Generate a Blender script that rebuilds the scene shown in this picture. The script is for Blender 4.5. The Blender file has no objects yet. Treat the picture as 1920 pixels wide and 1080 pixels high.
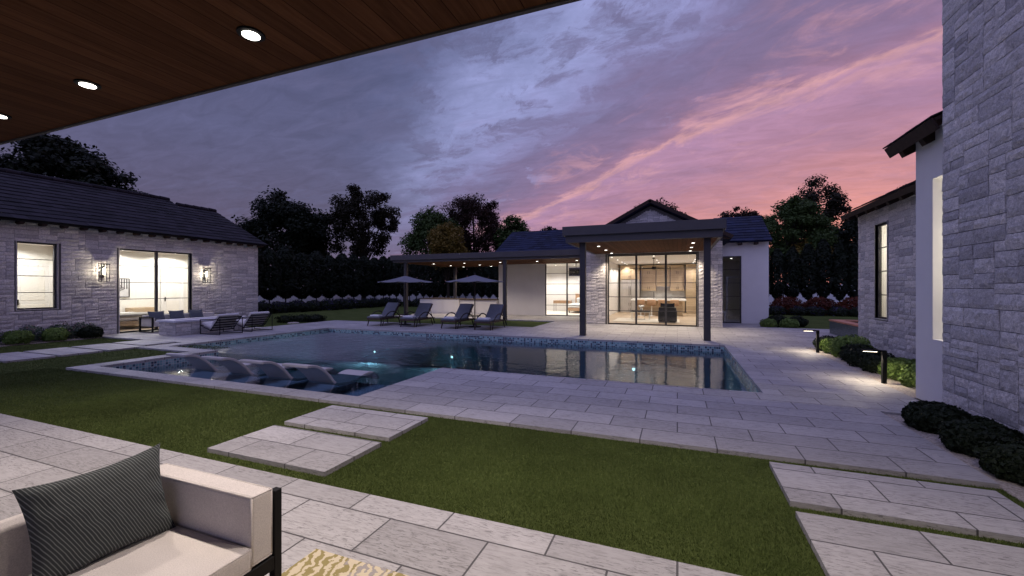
import bpy, math, random
import numpy as np
from mathutils import Vector, Matrix, noise
sc = bpy.context.scene
col = sc.collection
R = math.radians

# ------------------------------------------------------------------ helpers
def lin(r, g, b):
    f = lambda c: (c/12.92 if c <= 0.04045 else ((c+0.055)/1.055)**2.4)
    return (f(r/255), f(g/255), f(b/255), 1)

def tag(o, label=None, cat=None, group=None, kind=None):
    if label: o['label'] = label
    if cat: o['category'] = cat
    if group: o['group'] = group
    if kind: o['kind'] = kind
    return o

def thing(name, label, cat, loc=(0, 0, 0), group=None, rot=0):
    o = bpy.data.objects.new(name, None)
    o.empty_display_size = 0.2
    col.objects.link(o)
    o.location = loc
    o.rotation_euler = (0, 0, rot)
    return tag(o, label, cat, group)

def root_loc(p):
    v = Vector((0, 0, 0))
    while p:
        v = v + Vector(p.location)
        p = p.parent
    return v

class MB:
    """collects faces, then builds one mesh object"""
    def __init__(s):
        s.v = []; s.f = []; s.m = []; s.cur = 0
    def add(s, vs, fs):
        b = len(s.v)
        s.v += [tuple(x) for x in vs]
        for f in fs:
            s.f.append([b+i for i in f]); s.m.append(s.cur)
    def box(s, x0, y0, z0, x1, y1, z1):
        s.hexa([(x0,y0,z0),(x1,y0,z0),(x1,y1,z0),(x0,y1,z0),(x0,y0,z1),(x1,y0,z1),(x1,y1,z1),(x0,y1,z1)])
        return s
    def hexa(s, p):
        s.add(p, [(0,3,2,1),(4,5,6,7),(0,1,5,4),(1,2,6,5),(2,3,7,6),(3,0,4,7)])
    def obox(s, O, U, V, N, a0, a1, b0, b1, c0, c1):
        O, U, V, N = map(Vector, (O, U, V, N))
        P = lambda a, b, c: O+U*a+V*b+N*c
        pts = [P(a0,b0,c0),P(a1,b0,c0),P(a1,b1,c0),P(a0,b1,c0),P(a0,b0,c1),P(a1,b0,c1),P(a1,b1,c1),P(a0,b1,c1)]
        if U.cross(V).dot(N) < 0:
            pts = [pts[i] for i in (0,3,2,1,4,7,6,5)]
        s.hexa(pts)
    def quad(s, a, b, c, d):
        s.add([a, b, c, d], [(0,1,2,3)])
    def tube(s, pts, r, n=8, caps=True):
        pts = [Vector(p) for p in pts]
        rs = r if isinstance(r, (list, tuple)) else [r]*len(pts)
        rings = []; up = None
        for i, p in enumerate(pts):
            t = (pts[min(i+1, len(pts)-1)]-pts[max(i-1, 0)]).normalized()
            if up is None:
                up = Vector((0,0,1)) if abs(t.z) < .9 else Vector((1,0,0))
            a = t.cross(up)
            if a.length < 1e-5: a = t.cross(Vector((0,1,0)))
            a.normalize(); bb = a.cross(t).normalized(); up = bb
            rings.append([p+(a*math.cos(2*math.pi*k/n)+bb*math.sin(2*math.pi*k/n))*rs[i] for k in range(n)])
        b = len(s.v)
        for rg in rings: s.v += [tuple(x) for x in rg]
        for i in range(len(rings)-1):
            for k in range(n):
                s.f.append([b+i*n+k, b+i*n+(k+1) % n, b+(i+1)*n+(k+1) % n, b+(i+1)*n+k]); s.m.append(s.cur)
        if caps:
            s.f.append([b+k for k in range(n)][::-1]); s.m.append(s.cur)
            s.f.append([b+(len(rings)-1)*n+k for k in range(n)]); s.m.append(s.cur)
        return s
    def lathe(s, prof, c=(0,0,0), n=24):
        b = len(s.v); c = Vector(c)
        for (r, z) in prof:
            for k in range(n):
                a = 2*math.pi*k/n
                s.v.append((c.x+r*math.cos(a), c.y+r*math.sin(a), c.z+z))
        for i in range(len(prof)-1):
            for k in range(n):
                s.f.append([b+i*n+k, b+i*n+(k+1) % n, b+(i+1)*n+(k+1) % n, b+(i+1)*n+k]); s.m.append(s.cur)
        s.f.append([b+k for k in range(n)][::-1]); s.m.append(s.cur)
        s.f.append([b+(len(prof)-1)*n+k for k in range(n)]); s.m.append(s.cur)
        return s
    def grid(s, fn, nu, nv):
        b = len(s.v)
        for j in range(nv+1):
            for i in range(nu+1):
                s.v.append(tuple(fn(i/nu, j/nv)))
        for j in range(nv):
            for i in range(nu):
                a = b+j*(nu+1)+i
                s.f.append([a, a+1, a+nu+2, a+nu+1]); s.m.append(s.cur)
        return s
    def build(s, name, mats, parent=None, smooth=False, bevel=0, seg=2, world=True):
        me = bpy.data.meshes.new(name)
        off = root_loc(parent) if (parent and world) else Vector((0, 0, 0))
        me.from_pydata([(x-off.x, y-off.y, z-off.z) for x, y, z in s.v], [], s.f)
        if not isinstance(mats, (list, tuple)): mats = [mats]
        for m in mats: me.materials.append(m)
        if len(mats) > 1: me.polygons.foreach_set('material_index', s.m)
        if smooth: me.polygons.foreach_set('use_smooth', [True]*len(me.polygons))
        me.update()
        o = bpy.data.objects.new(name, me)
        col.objects.link(o)
        if parent: o.parent = parent
        if bevel:
            md = o.modifiers.new('bevel', 'BEVEL'); md.width = bevel; md.segments = seg; md.limit_method = 'ANGLE'
            if seg > 1: me.polygons.foreach_set('use_smooth', [True]*len(me.polygons))
            if seg > 1:
                wn = o.modifiers.new('wn', 'WEIGHTED_NORMAL'); wn.keep_sharp = False
        return o

def copy_tree(o, parent=None):
    c = o.copy(); col.objects.link(c)
    if parent: c.parent = parent
    for ch in o.children: copy_tree(ch, c)
    return c

def lamp(name, loc, power, parent=None, typ='SPOT', ang=120, blend=.6, rad=.04, color=(1,.86,.7), rot=(0,0,0)):
    l = bpy.data.lights.new(name, typ)
    l.energy = power; l.color = color
    if typ == 'SPOT':
        l.spot_size = R(ang); l.spot_blend = blend
    l.shadow_soft_size = rad
    o = bpy.data.objects.new(name, l); col.objects.link(o)
    off = root_loc(parent) if parent else Vector((0,0,0))
    o.location = Vector(loc)-off
    o.rotation_euler = rot
    if parent: o.parent = parent
    return o

# ------------------------------------------------------------------ node helper
class NT:
    def __init__(s, nt):
        s.nt = nt; nt.nodes.clear()
    def n(s, typ, ins=None, **kw):
        nd = s.nt.nodes.new(typ)
        for k, v in kw.items(): setattr(nd, k, v)
        for k, v in (ins or {}).items():
            sock = nd.inputs[k]
            if isinstance(v, bpy.types.NodeSocket): s.nt.links.new(v, sock)
            else: sock.default_value = v
        return nd
    def math(s, op, a, b=None, c=None, clamp=False):
        ins = {0: a}
        if b is not None: ins[1] = b
        if c is not None: ins[2] = c
        nd = s.n('ShaderNodeMath', ins, operation=op); nd.use_clamp = clamp
        return nd.outputs[0]
    def vmath(s, op, a, b=None, out=0):
        ins = {0: a}
        if b is not None: ins[1] = b
        return s.n('ShaderNodeVectorMath', ins, operation=op).outputs[out]
    def mix(s, fac, a, b, blend='MIX'):
        nd = s.n('ShaderNodeMix', data_type='RGBA', blend_type=blend)
        for i, v in ((0, fac), (6, a), (7, b)):
            if isinstance(v, bpy.types.NodeSocket): s.nt.links.new(v, nd.inputs[i])
            else: nd.inputs[i].default_value = v
        return nd.outputs[2]
    def ramp(s, fac, stops, interp='LINEAR'):
        nd = s.n('ShaderNodeValToRGB', {0: fac})
        cr = nd.color_ramp; cr.interpolation = interp
        while len(cr.elements) > 1: cr.elements.remove(cr.elements[-1])
        cr.elements[0].position = stops[0][0]; cr.elements[0].color = stops[0][1]
        for p, c in stops[1:]:
            e = cr.elements.new(p); e.color = c
        return nd.outputs[0]
    def mrange(s, v, a, b, c=0, d=1, smooth=False):
        nd = s.n('ShaderNodeMapRange', {0: v, 1: a, 2: b, 3: c, 4: d})
        if smooth: nd.interpolation_type = 'SMOOTHSTEP'
        return nd.outputs[0]
    def noise(s, vec, scale, detail=4, rough=.5, dist=0):
        return s.n('ShaderNodeTexNoise', {'Vector': vec, 'Scale': scale, 'Detail': detail, 'Roughness': rough, 'Distortion': dist}).outputs[0]
    def pos(s): return s.n('ShaderNodeNewGeometry').outputs['Position']
    def obj(s): return s.n('ShaderNodeTexCoord').outputs['Object']
    def scale(s, v, x, y, z, ox=0, oy=0, oz=0, rz=0):
        return s.n('ShaderNodeMapping', {'Vector': v, 'Scale': (x, y, z), 'Location': (ox, oy, oz), 'Rotation': (0, 0, rz)}).outputs[0]
    def bump(s, h, strength=.3, dist=.01, normal=None):
        ins = {'Height': h, 'Strength': strength, 'Distance': dist}
        if normal: ins['Normal'] = normal
        return s.n('ShaderNodeBump', ins).outputs[0]

def new_mat(name):
    m = bpy.data.materials.new(name); m.use_nodes = True
    return m, NT(m.node_tree)

def finish(t, color, rough=.7, normal=None, spec=.3, metal=0, **ex):
    ins = {'Base Color': color, 'Roughness': rough, 'Specular IOR Level': spec, 'Metallic': metal}
    if normal: ins['Normal'] = normal
    ins.update(ex)
    p = t.n('ShaderNodeBsdfPrincipled', ins)
    t.n('ShaderNodeOutputMaterial', {'Surface': p.outputs[0]})
    return p

def g4(v): return (v, v, v, 1)

def mat_plain(name, color, rough=.6, spec=.3, metal=0, var=.12, scale=6, bump=.1):
    m, t = new_mat(name)
    p = t.obj()
    n = t.noise(p, scale, 5, .6)
    f = t.mrange(n, .3, .7, 1-var, 1+var)
    c = t.mix(1.0, color, t.n('ShaderNodeCombineColor', {0: f, 1: f, 2: f}).outputs[0], 'MULTIPLY')
    n2 = t.noise(p, scale*12, 3, .6)
    finish(t, c, rough, t.bump(n2, bump, .004), spec, metal)
    return m

def mat_pavers(name, ox, oy, base=(.395, .38, .37), bw=.74, rh=.385, mort=.0065, tint=1.0):
    m, t = new_mat(name)
    p = t.pos()
    pm = t.scale(p, 1, 1, 1, -ox, -oy, 0)
    b = t.n('ShaderNodeTexBrick', {'Vector': pm, 'Color1': g4(.84), 'Color2': g4(1.12), 'Mortar': g4(.0), 'Scale': 1.0,
            'Mortar Size': mort, 'Mortar Smooth': .15, 'Bias': 0., 'Brick Width': bw, 'Row Height': rh}, offset=.5)
    st = t.noise(t.scale(p, 5, 26, 26), 1.6, 6, .65, .6)
    pits = t.ramp(t.noise(t.scale(p, 16, 75, 75), 1.0, 4, .7, .4), [(.39, g4(.0)), (.46, g4(1))])
    patch = t.ramp(t.noise(t.scale(p, 1.4, 3, 3), 1.0, 3, .6), [(.34, g4(0)), (.54, g4(1))])
    pits2 = t.mix(patch, g4(1), pits)
    tone = t.ramp(st, [(.28, (base[0]*.72, base[1]*.71, base[2]*.69, 1)), (.5, (*base, 1)), (.75, (base[0]*1.13, base[1]*1.13, base[2]*1.13, 1))])
    c = t.mix(1.0, tone, b.outputs['Color'], 'MULTIPLY')
    c = t.mix(1.0, c, t.mix(pits2, g4(.58), g4(1)), 'MULTIPLY')
    big = t.mrange(t.noise(p, .5, 4, .6), .3, .7, .9, 1.08)
    c = t.mix(1.0, c, t.n('ShaderNodeCombineColor', {0: big, 1: big, 2: big}).outputs[0], 'MULTIPLY')
    st2 = t.ramp(t.noise(p, 1.1, 6, .7, .5), [(.52, g4(1)), (.70, g4(.84))])
    c = t.mix(1.0, c, st2, 'MULTIPLY')
    c = t.mix(b.outputs['Fac'], c, (.085, .08, .078, 1))
    h = t.math('SUBTRACT', t.math('MULTIPLY', pits2, .5), t.math('MULTIPLY', b.outputs['Fac'], 1.6))
    h = t.math('ADD', h, t.math('MULTIPLY', st, .4))
    finish(t, c, .62, t.bump(h, .5, .004), .35)
    return m

def mat_stone(name, base=(.83, .79, .76)):
    m, t = new_mat(name)
    p = t.pos()
    ri = t.n('ShaderNodeNewGeometry').outputs['Random Per Island']
    sh = t.n('ShaderNodeVectorMath', {0: p, 1: t.n('ShaderNodeCombineXYZ', {0: t.math('MULTIPLY', ri, 37.0), 1: t.math('MULTIPLY', ri, 91.0), 2: t.math('MULTIPLY', ri, 17.0)}).outputs[0]}, operation='ADD').outputs[0]
    n1 = t.noise(sh, 7, 6, .62, 2.2)
    n2 = t.noise(sh, 34, 5, .6, 1.0)
    ridg = t.math('ABSOLUTE', t.math('SUBTRACT', t.noise(t.scale(sh, 1, 1, 1.6), 9, 5, .6, 3.0), .5))
    tone = t.ramp(ri, [(0, (base[0]*.74, base[1]*.74, base[2]*.76, 1)), (.5, (*base, 1)), (1, (base[0]*1.18, base[1]*1.17, base[2]*1.15, 1))])
    c = t.mix(t.mrange(n1, .35, .65, 0, 1), t.mix(1.0, tone, g4(.84), 'MULTIPLY'), tone)
    c = t.mix(t.mrange(ridg, 0, .028, .85, 0), c, t.mix(1.0, c, g4(.42), 'MULTIPLY'))
    c = t.mix(t.mrange(n2, .40, .62, .55, 0), c, t.mix(1.0, c, g4(.62), 'MULTIPLY'))
    h = t.math('ADD', t.math('MULTIPLY', n1, 1.0), t.math('MULTIPLY', n2, .35))
    h = t.math('ADD', h, t.math('MULTIPLY', t.math('MINIMUM', ridg, .06), 6.0))
    finish(t, c, .88, t.bump(h, .8, .014), .2)
    return m

def mat_wood(name, c1, c2, axis='Y', w=.14, rough=.45, dark=.25, gloss=.35, obj=False):
    m, t = new_mat(name)
    p = t.obj() if obj else t.pos()
    xyz = t.n('ShaderNodeSeparateXYZ', {0: p})
    across = xyz.outputs['X' if axis == 'Y' else ('Y' if axis == 'X' else 'X')]
    if axis == 'Z': across = xyz.outputs['X']
    if axis == 'H': across = xyz.outputs['Z']
    k = t.math('DIVIDE', across, w)
    fr = t.math('FRACT', k); idx = t.math('FLOOR', k)
    line = t.math('LESS_THAN', fr, .045)
    sc_ = {'Y': (14, .9, 14), 'X': (.9, 14, 14), 'Z': (14, 14, .9), 'H': (.9, .9, 14)}[axis]
    pv = t.vmath('ADD', t.scale(p, *sc_), t.n('ShaderNodeCombineXYZ', {0: t.math('MULTIPLY', idx, 5.37), 1: t.math('MULTIPLY', idx, 3.1), 2: t.math('MULTIPLY', idx, 7.7)}).outputs[0])
    g = t.noise(pv, 2.2, 6, .65, .8)
    wn = t.n('ShaderNodeTexWhiteNoise', {'W': idx}, noise_dimensions='1D').outputs[0]
    c = t.mix(t.mrange(g, .3, .7), (*c1, 1), (*c2, 1))
    f = t.mrange(wn, 0, 1, .8, 1.15)
    c = t.mix(1.0, c, t.n('ShaderNodeCombineColor', {0: f, 1: f, 2: f}).outputs[0], 'MULTIPLY')
    c = t.mix(line, c, t.mix(1.0, c, g4(dark), 'MULTIPLY'))
    h = t.math('SUBTRACT', t.math('MULTIPLY', g, .3), line)
    finish(t, c, rough, t.bump(h, .4, .003), gloss)
    return m

def mat_emit(name, color, strength):
    m, t = new_mat(name)
    e = t.n('ShaderNodeEmission', {'Color': color, 'Strength': strength})
    t.n('ShaderNodeOutputMaterial', {'Surface': e.outputs[0]})
    return m

def mat_glass(name, tint=(.97, .98, .98, 1), ior=1.5, rough=0.0):
    m, t = new_mat(name)
    back = t.n('ShaderNodeNewGeometry').outputs['Backfacing']
    fr = t.math('MULTIPLY', t.n('ShaderNodeFresnel', {'IOR': ior}).outputs[0], t.math('SUBTRACT', 1.0, back))
    tr = t.n('ShaderNodeBsdfTransparent', {'Color': tint}).outputs[0]
    gl = t.n('ShaderNodeBsdfGlossy', {'Color': g4(1), 'Roughness': rough}).outputs[0]
    mx = t.n('ShaderNodeMixShader', {0: fr, 1: tr, 2: gl}).outputs[0]
    t.n('ShaderNodeOutputMaterial', {'Surface': mx})
    return m

def mat_leaf(name, c1, c2, trans=.25):
    m, t = new_mat(name)
    p = t.obj()
    n = t.noise(p, .9, 3, .6)
    ri = t.n('ShaderNodeNewGeometry').outputs['Random Per Island']
    c = t.mix(t.math('ADD', t.math('MULTIPLY', t.mrange(n, .35, .65), .6), t.math('MULTIPLY', ri, .4)), (*c1, 1), (*c2, 1))
    d = t.n('ShaderNodeBsdfPrincipled', {'Base Color': c, 'Roughness': .6, 'Specular IOR Level': .2}).outputs[0]
    tl = t.n('ShaderNodeBsdfTranslucent', {'Color': c}).outputs[0]
    mx = t.n('ShaderNodeMixShader', {0: trans, 1: d, 2: tl}).outputs[0]
    t.n('ShaderNodeOutputMaterial', {'Surface': mx})
    return m

# ------------------------------------------------------------------ materials
M = {}
M['deck'] = mat_pavers('travertine deck', 0, 4.655)
M['patio'] = mat_pavers('travertine patio', .0, 2.432-.385)
M['stone'] = mat_stone('cleft limestone')
M['stone_near'] = mat_stone('cleft limestone large', (.82, .79, .765))
M['mortar'] = mat_plain('dark mortar', (.125, .118, .112, 1), .95, .1, bump=.4, scale=10)
M['stucco'] = mat_plain('white stucco', (.72, .70, .68, 1), .85, .2, var=.03, scale=2, bump=.25)
M['inner_wall'] = mat_plain('cream interior paint', (.80, .77, .71, 1), .8, .2, var=.02, scale=2, bump=.05)
M['inner_ceiling'] = mat_plain('white ceiling paint', (.78, .76, .73, 1), .85, .2, var=.02, scale=2, bump=.05)
M['bronze'] = mat_plain('dark bronze metal', (.055, .052, .054, 1), .5, .4, .2, var=.08)
M['black_metal'] = mat_plain('black powder coat', (.006, .006, .0065, 1), .6, .2, var=.1)
M['fascia'] = mat_plain('charcoal fascia', (.075, .07, .072, 1), .6, .3, var=.06, scale=3)
M['soffit'] = mat_wood('walnut soffit', (.072, .031, .016), (.128, .058, .030), 'Y', .145, .75, .25, .04)
M['rafter'] = mat_plain('dark rafter wood', (.035, .022, .017, 1), .7, .2, var=.3, scale=14)
M['tile'] = None
M['oak'] = mat_wood('oak cabinet', (.38, .28, .175), (.54, .42, .29), 'H', .23, .5, .8)
M['oak_floor'] = mat_wood('oak floor', (.28, .20, .13), (.50, .39, .28), 'X', .18, .45, .6)
M['grey_panel'] = mat_wood('grey panel', (.36, .33, .31), (.46, .43, .41), 'Z', .7, .5, .7)
M['marble'] = mat_plain('veined marble', (.66, .65, .65, 1), .25, .5, var=.16, scale=3, bump=0)
M['white_top'] = mat_plain('white quartz', (.82, .81, .79, 1), .3, .5, var=.03, bump=0)
M['white_metal'] = mat_plain('white metal', (.72, .71, .69, 1), .4, .5, var=.03, bump=0)
M['steel'] = mat_plain('brushed metal', (.35, .35, .36, 1), .35, .5, .8, var=.05, bump=0)
M['glass'] = mat_glass('window glass')
M['lens'] = mat_emit('lamp lens', (1, .93, .84, 1), 9)
M['lens_far'] = mat_emit('far lamp lens', (1, .93, .84, 1), 6)
M['bulb'] = mat_emit('lantern bulb', (1, .88, .70, 1), 6)
M['led'] = mat_emit('path light led', (1, .86, .66, 1), 8)
M['pool_led'] = mat_emit('underwater lamp', (.62, .95, 1, 1), 2.5)

def roof_mat(name, a, b):
    m, t = new_mat(name)
    ri = t.n('ShaderNodeNewGeometry').outputs['Random Per Island']
    c = t.mix(ri, (*a, 1), (*b, 1))
    n = t.noise(t.pos(), 30, 4, .6)
    finish(t, c, .75, t.bump(n, .3, .005), .2)
    return m
M['slate'] = roof_mat('slate tile', (.007, .006, .009), (.022, .019, .026))
M['slate_blue'] = roof_mat('blue slate tile', (.006, .009, .026), (.016, .023, .060))

def fabric(name, c, sc_=220, b=.25):
    m, t = new_mat(name)
    p = t.obj()
    w = t.noise(p, sc_, 2, .5)
    n = t.noise(p, 5, 3, .5)
    f = t.math('MULTIPLY', t.mrange(n, .3, .7, .93, 1.06), t.mrange(w, .3, .7, .86, 1.12))
    cc = t.mix(1.0, (*c, 1), t.n('ShaderNodeCombineColor', {0: f, 1: f, 2: f}).outputs[0], 'MULTIPLY')
    finish(t, cc, .95, t.bump(t.math('ADD', w, t.math('MULTIPLY', n, .6)), b, .004), .15, **{'Sheen Weight': .15})
    return m
M['linen'] = fabric('cream outdoor linen', (.57, .53, .50))
M['grey_cushion'] = fabric('slate cushion', (.14, .15, .175))
M['light_cushion'] = fabric('pale cushion', (.55, .53, .52))
M['towel'] = fabric('white towel', (.80, .80, .80), 120)
M['navy'] = fabric('dark blue pillow fabric', (.085, .10, .13))
M['dark_fabric'] = fabric('charcoal upholstery', (.028, .028, .03))
M['canopy'] = fabric('grey canopy canvas', (.13, .135, .165))
M['bedding'] = fabric('white bedding', (.74, .73, .71), 60)
M['blanket'] = fabric('grey blanket', (.30, .285, .26), 60)
M['tan'] = fabric('tan leather', (.42, .27, .17), 60)
M['rug_in'] = fabric('pale rug', (.62, .57, .5), 40)
M['wicker'] = mat_plain('brown wicker', (.085, .06, .045, 1), .8, .2, var=.4, scale=40, bump=.6)
M['dark_wood'] = mat_plain('dark brown wood', (.03, .02, .016, 1), .5, .3, var=.2, scale=20)
M['resin'] = mat_plain('pale lounger resin', (.52, .49, .46, 1), .5, .3, var=.05, scale=4, bump=.1)
M['gravel'] = mat_plain('pale gravel', (.42, .37, .32, 1), .95, .1, var=.5, scale=40, bump=1.0)
M['soil'] = mat_plain('dark soil', (.03, .024, .02, 1), .95, .1, var=.4, scale=25, bump=.8)
M['garden_wall'] = mat_plain('pale render', (.80, .79, .82, 1), .9, .1, var=.06, scale=1, bump=.2)

def pillow_stripe():
    m, t = new_mat('striped pillow fabric')
    p = t.obj()
    x = t.n('ShaderNodeSeparateXYZ', {0: p})
    d = t.math('ADD', t.math('MULTIPLY', x.outputs['X'], .92), t.math('MULTIPLY', x.outputs['Y'], .40))
    d = t.math('ADD', d, t.math('MULTIPLY', t.noise(p, 9, 2, .5), .012))
    k = t.math('FRACT', t.math('DIVIDE', d, .0105))
    s = t.mrange(t.math('ABSOLUTE', t.math('SUBTRACT', k, .5)), .30, .42, 0, 1)
    c = t.mix(s, (.040, .046, .047, 1), (.155, .165, .165, 1))
    w = t.noise(p, 300, 2, .5)
    finish(t, c, .9, t.bump(t.math('ADD', t.math('MULTIPLY', s, .8), w), .35, .003), .15)
    return m
M['pillow_stripe'] = pillow_stripe()

def rug_mat():
    m, t = new_mat('fern pattern rug')
    p = t.pos()
    pm = t.scale(p, 1, 1, 1, 0, 0, 0, R(28))
    big = t.noise(t.scale(pm, 2.2, 1.1, 1), 2.4, 3, .5, .8)
    wv = t.n('ShaderNodeTexWave', {'Vector': pm, 'Scale': 7.5, 'Distortion': 9.0, 'Detail': 3, 'Detail Scale': 1.6, 'Detail Roughness': .6}, wave_type='BANDS', bands_direction='DIAGONAL').outputs['Fac']
    s = t.ramp(wv, [(.42, g4(0)), (.5, g4(1))])
    c = t.mix(s, (.30, .25, .105, 1), (.60, .52, .36, 1))
    gm = t.ramp(big, [(.52, g4(0)), (.56, g4(1))])
    c = t.mix(t.math('MULTIPLY', gm, t.math('SUBTRACT', 1.0, s)), c, (.34, .31, .29, 1))
    w = t.noise(p, 240, 2, .5)
    finish(t, c, .95, t.bump(w, .5, .006), .1)
    return m
M['rug'] = rug_mat()

def tile_band():
    m, t = new_mat('blue mosaic waterline tile')
    p = t.pos()
    x = t.n('ShaderNodeSeparateXYZ', {0: p})
    u = t.math('DIVIDE', t.math('ADD', x.outputs['X'], x.outputs['Y']), .058)
    v = t.math('DIVIDE', x.outputs['Z'], .058)
    iu = t.math('FLOOR', u); iv = t.math('FLOOR', v)
    fu = t.math('FRACT', u); fv = t.math('FRACT', v)
    g = t.math('MAXIMUM', t.math('ABSOLUTE', t.math('SUBTRACT', fu, .5)), t.math('ABSOLUTE', t.math('SUBTRACT', fv, .5)))
    gr = t.math('GREATER_THAN', g, .43)
    wn = t.n('ShaderNodeTexWhiteNoise', {'Vector': t.n('ShaderNodeCombineXYZ', {0: iu, 1: iv}).outputs[0]}, noise_dimensions='2D').outputs[0]
    c = t.ramp(wn, [(0, (.025, .055, .085, 1)), (.26, (.05, .13, .17, 1)), (.42, (.18, .36, .38, 1)), (.72, (.30, .48, .48, 1)), (1, (.42, .55, .54, 1))], 'CONSTANT')
    c = t.mix(gr, c, (.50, .52, .52, 1))
    finish(t, c, .25, t.bump(t.math('SUBTRACT', 1.0, gr), .3, .002), .5)
    return m
M['tile'] = tile_band()

def spa_tile():
    m, t = new_mat('green grey spa tile')
    p = t.pos()
    x = t.n('ShaderNodeSeparateXYZ', {0: p})
    u = t.math('ADD', x.outputs['X'], x.outputs['Y'])
    b = t.n('ShaderNodeTexBrick', {'Vector': t.n('ShaderNodeCombineXYZ', {0: u, 1: x.outputs['Z']}).outputs[0], 'Color1': (.075, .10, .095, 1), 'Color2': (.14, .17, .16, 1), 'Mortar': (.03, .04, .04, 1),
            'Scale': 1.0, 'Mortar Size': .006, 'Brick Width': .12, 'Row Height': .06}, offset=.5)
    finish(t, b.outputs['Color'], .3, t.bump(t.math('SUBTRACT', 1.0, b.outputs['Fac']), .4, .003), .5)
    return m
M['spa_tile'] = spa_tile()
M['sunset_tint'] = mat_plain('terracotta coping', (.50, .22, .13, 1), .55, .3, var=.1, scale=5)  # orange of the reflected sunset is put into the coping colour

def plaster():
    m, t = new_mat('pool plaster')
    p = t.pos()
    n = t.noise(p, 1.5, 4, .5)
    c = t.mix(t.mrange(n, .3, .7), (.28, .44, .50, 1), (.36, .52, .58, 1))
    finish(t, c, .8, None, .2)
    return m
M['plaster'] = plaster()
M['ledge'] = mat_plain('pale ledge plaster', (.60, .60, .66, 1), .8, .2, var=.06, scale=2)

def water():
    m, t = new_mat('pool water')
    p = t.pos()
    w1 = t.noise(t.scale(p, 1, 1.5, 1), 1.6, 3, .55, .4)
    w2 = t.noise(t.scale(p, 1, 1.3, 1), 7, 3, .5, .3)
    px = t.n('ShaderNodeSeparateXYZ', {0: p}).outputs['X']
    wind = t.mrange(t.math('ADD', px, t.math('MULTIPLY', t.noise(p, .5, 2, .5), 3.0)), -7.4, -3.8, 1, .08, True)
    wind = t.math('MULTIPLY', wind, t.mrange(t.n('ShaderNodeSeparateXYZ', {0: p}).outputs['Y'], 7.0, 8.4, .14, 1, True))   # a breeze ruffles the open end, the sheltered end lies calm
    h = t.math('ADD', t.math('MULTIPLY', w1, .9), t.math('MULTIPLY', w2, .30))
    nb = t.bump(t.math('MULTIPLY', h, wind), 1.0, .10)
    fr = t.n('ShaderNodeFresnel', {'IOR': t.math('ADD', 1.85, t.math('MULTIPLY', wind, 1.5)), 'Normal': nb}).outputs[0]
    tr = t.n('ShaderNodeBsdfTransparent', {'Color': (.62, .84, .92, 1)}).outputs[0]
    gl = t.n('ShaderNodeBsdfGlossy', {'Color': (.95, .97, 1, 1), 'Roughness': t.math('MULTIPLY', wind, .33), 'Normal': nb}).outputs[0]
    mx = t.n('ShaderNodeMixShader', {0: fr, 1: tr, 2: gl}).outputs[0]
    t.n('ShaderNodeOutputMaterial', {'Surface': mx})
    return m
M['water'] = water()

def lawn():
    m, t = new_mat('lawn turf')
    p = t.pos()
    n = t.noise(p, 1.3, 4, .55)
    f = t.noise(p, 160, 3, .7)
    c = t.mix(t.mrange(n, .3, .7), (.058, .082, .020, 1), (.098, .124, .037, 1))
    c = t.mix(t.mrange(f, .35, .65), t.mix(1.0, c, g4(.7), 'MULTIPLY'), c)
    finish(t, c, .95, t.bump(f, .7, .015), .05)
    return m
M['lawn'] = lawn()

def blade_mat():
    m, t = new_mat('grass blade')
    p = t.pos()
    n = t.noise(p, 1.1, 3, .55)
    f = t.noise(p, 60, 2, .6)
    c = t.mix(t.mrange(f, .3, .7), (.072, .106, .025, 1), (.145, .185, .058, 1))
    k = t.mrange(t.math('ADD', n, t.math('MULTIPLY', t.math('SUBTRACT', t.noise(p, .35, 3, .5), .5), .8)), .25, .75, .66, 1.2)
    c = t.mix(1.0, c, t.n('ShaderNodeCombineColor', {0: k, 1: k, 2: k}).outputs[0], 'MULTIPLY')
    finish(t, c, .7, None, .15)
    return m
M['blade'] = blade_mat()

LEAF = {
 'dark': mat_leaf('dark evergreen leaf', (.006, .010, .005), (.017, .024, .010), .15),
 'green': mat_leaf('green leaf', (.030, .055, .014), (.075, .115, .030)),
 'ochre': mat_leaf('ochre leaf', (.085, .070, .012), (.20, .13, .022)),
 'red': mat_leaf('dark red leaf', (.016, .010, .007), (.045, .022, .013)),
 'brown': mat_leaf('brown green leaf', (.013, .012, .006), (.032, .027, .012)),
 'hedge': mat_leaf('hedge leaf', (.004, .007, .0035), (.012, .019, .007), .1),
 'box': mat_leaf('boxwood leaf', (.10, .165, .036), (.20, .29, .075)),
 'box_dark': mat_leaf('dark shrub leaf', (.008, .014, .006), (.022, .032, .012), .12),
 'sage': mat_leaf('sage leaf', (.060, .095, .070), (.13, .17, .125)),
 'redbush': mat_leaf('red bush leaf', (.050, .012, .008), (.14, .035, .014)),
 'purple': mat_leaf('purple flower', (.040, .032, .10), (.10, .075, .20)),
 'pink': mat_leaf('pale pink flower', (.25, .16, .17), (.40, .28, .28)),
}
M['bark'] = mat_plain('dark bark', (.035, .028, .022, 1), .9, .1, var=.4, scale=12, bump=.6)

# ------------------------------------------------------------------ building helpers
def wall_panel(mb, O, U, V, N, W, H, thick, openings, top=None):
    """solid wall behind its face, cut round its openings"""
    us = sorted({0, W, *[o[0] for o in openings], *[o[1] for o in openings]})
    vs = sorted({0, H, *[o[2] for o in openings], *[o[3] for o in openings]})
    for i in range(len(us)-1):
        for j in range(len(vs)-1):
            cu, cv = (us[i]+us[i+1])/2, (vs[j]+vs[j+1])/2
            if any(o[0] < cu < o[1] and o[2] < cv < o[3] for o in openings): continue
            mb.obox(O, U, V, N, us[i], us[i+1], vs[j], vs[j+1], -thick, 0)

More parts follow.
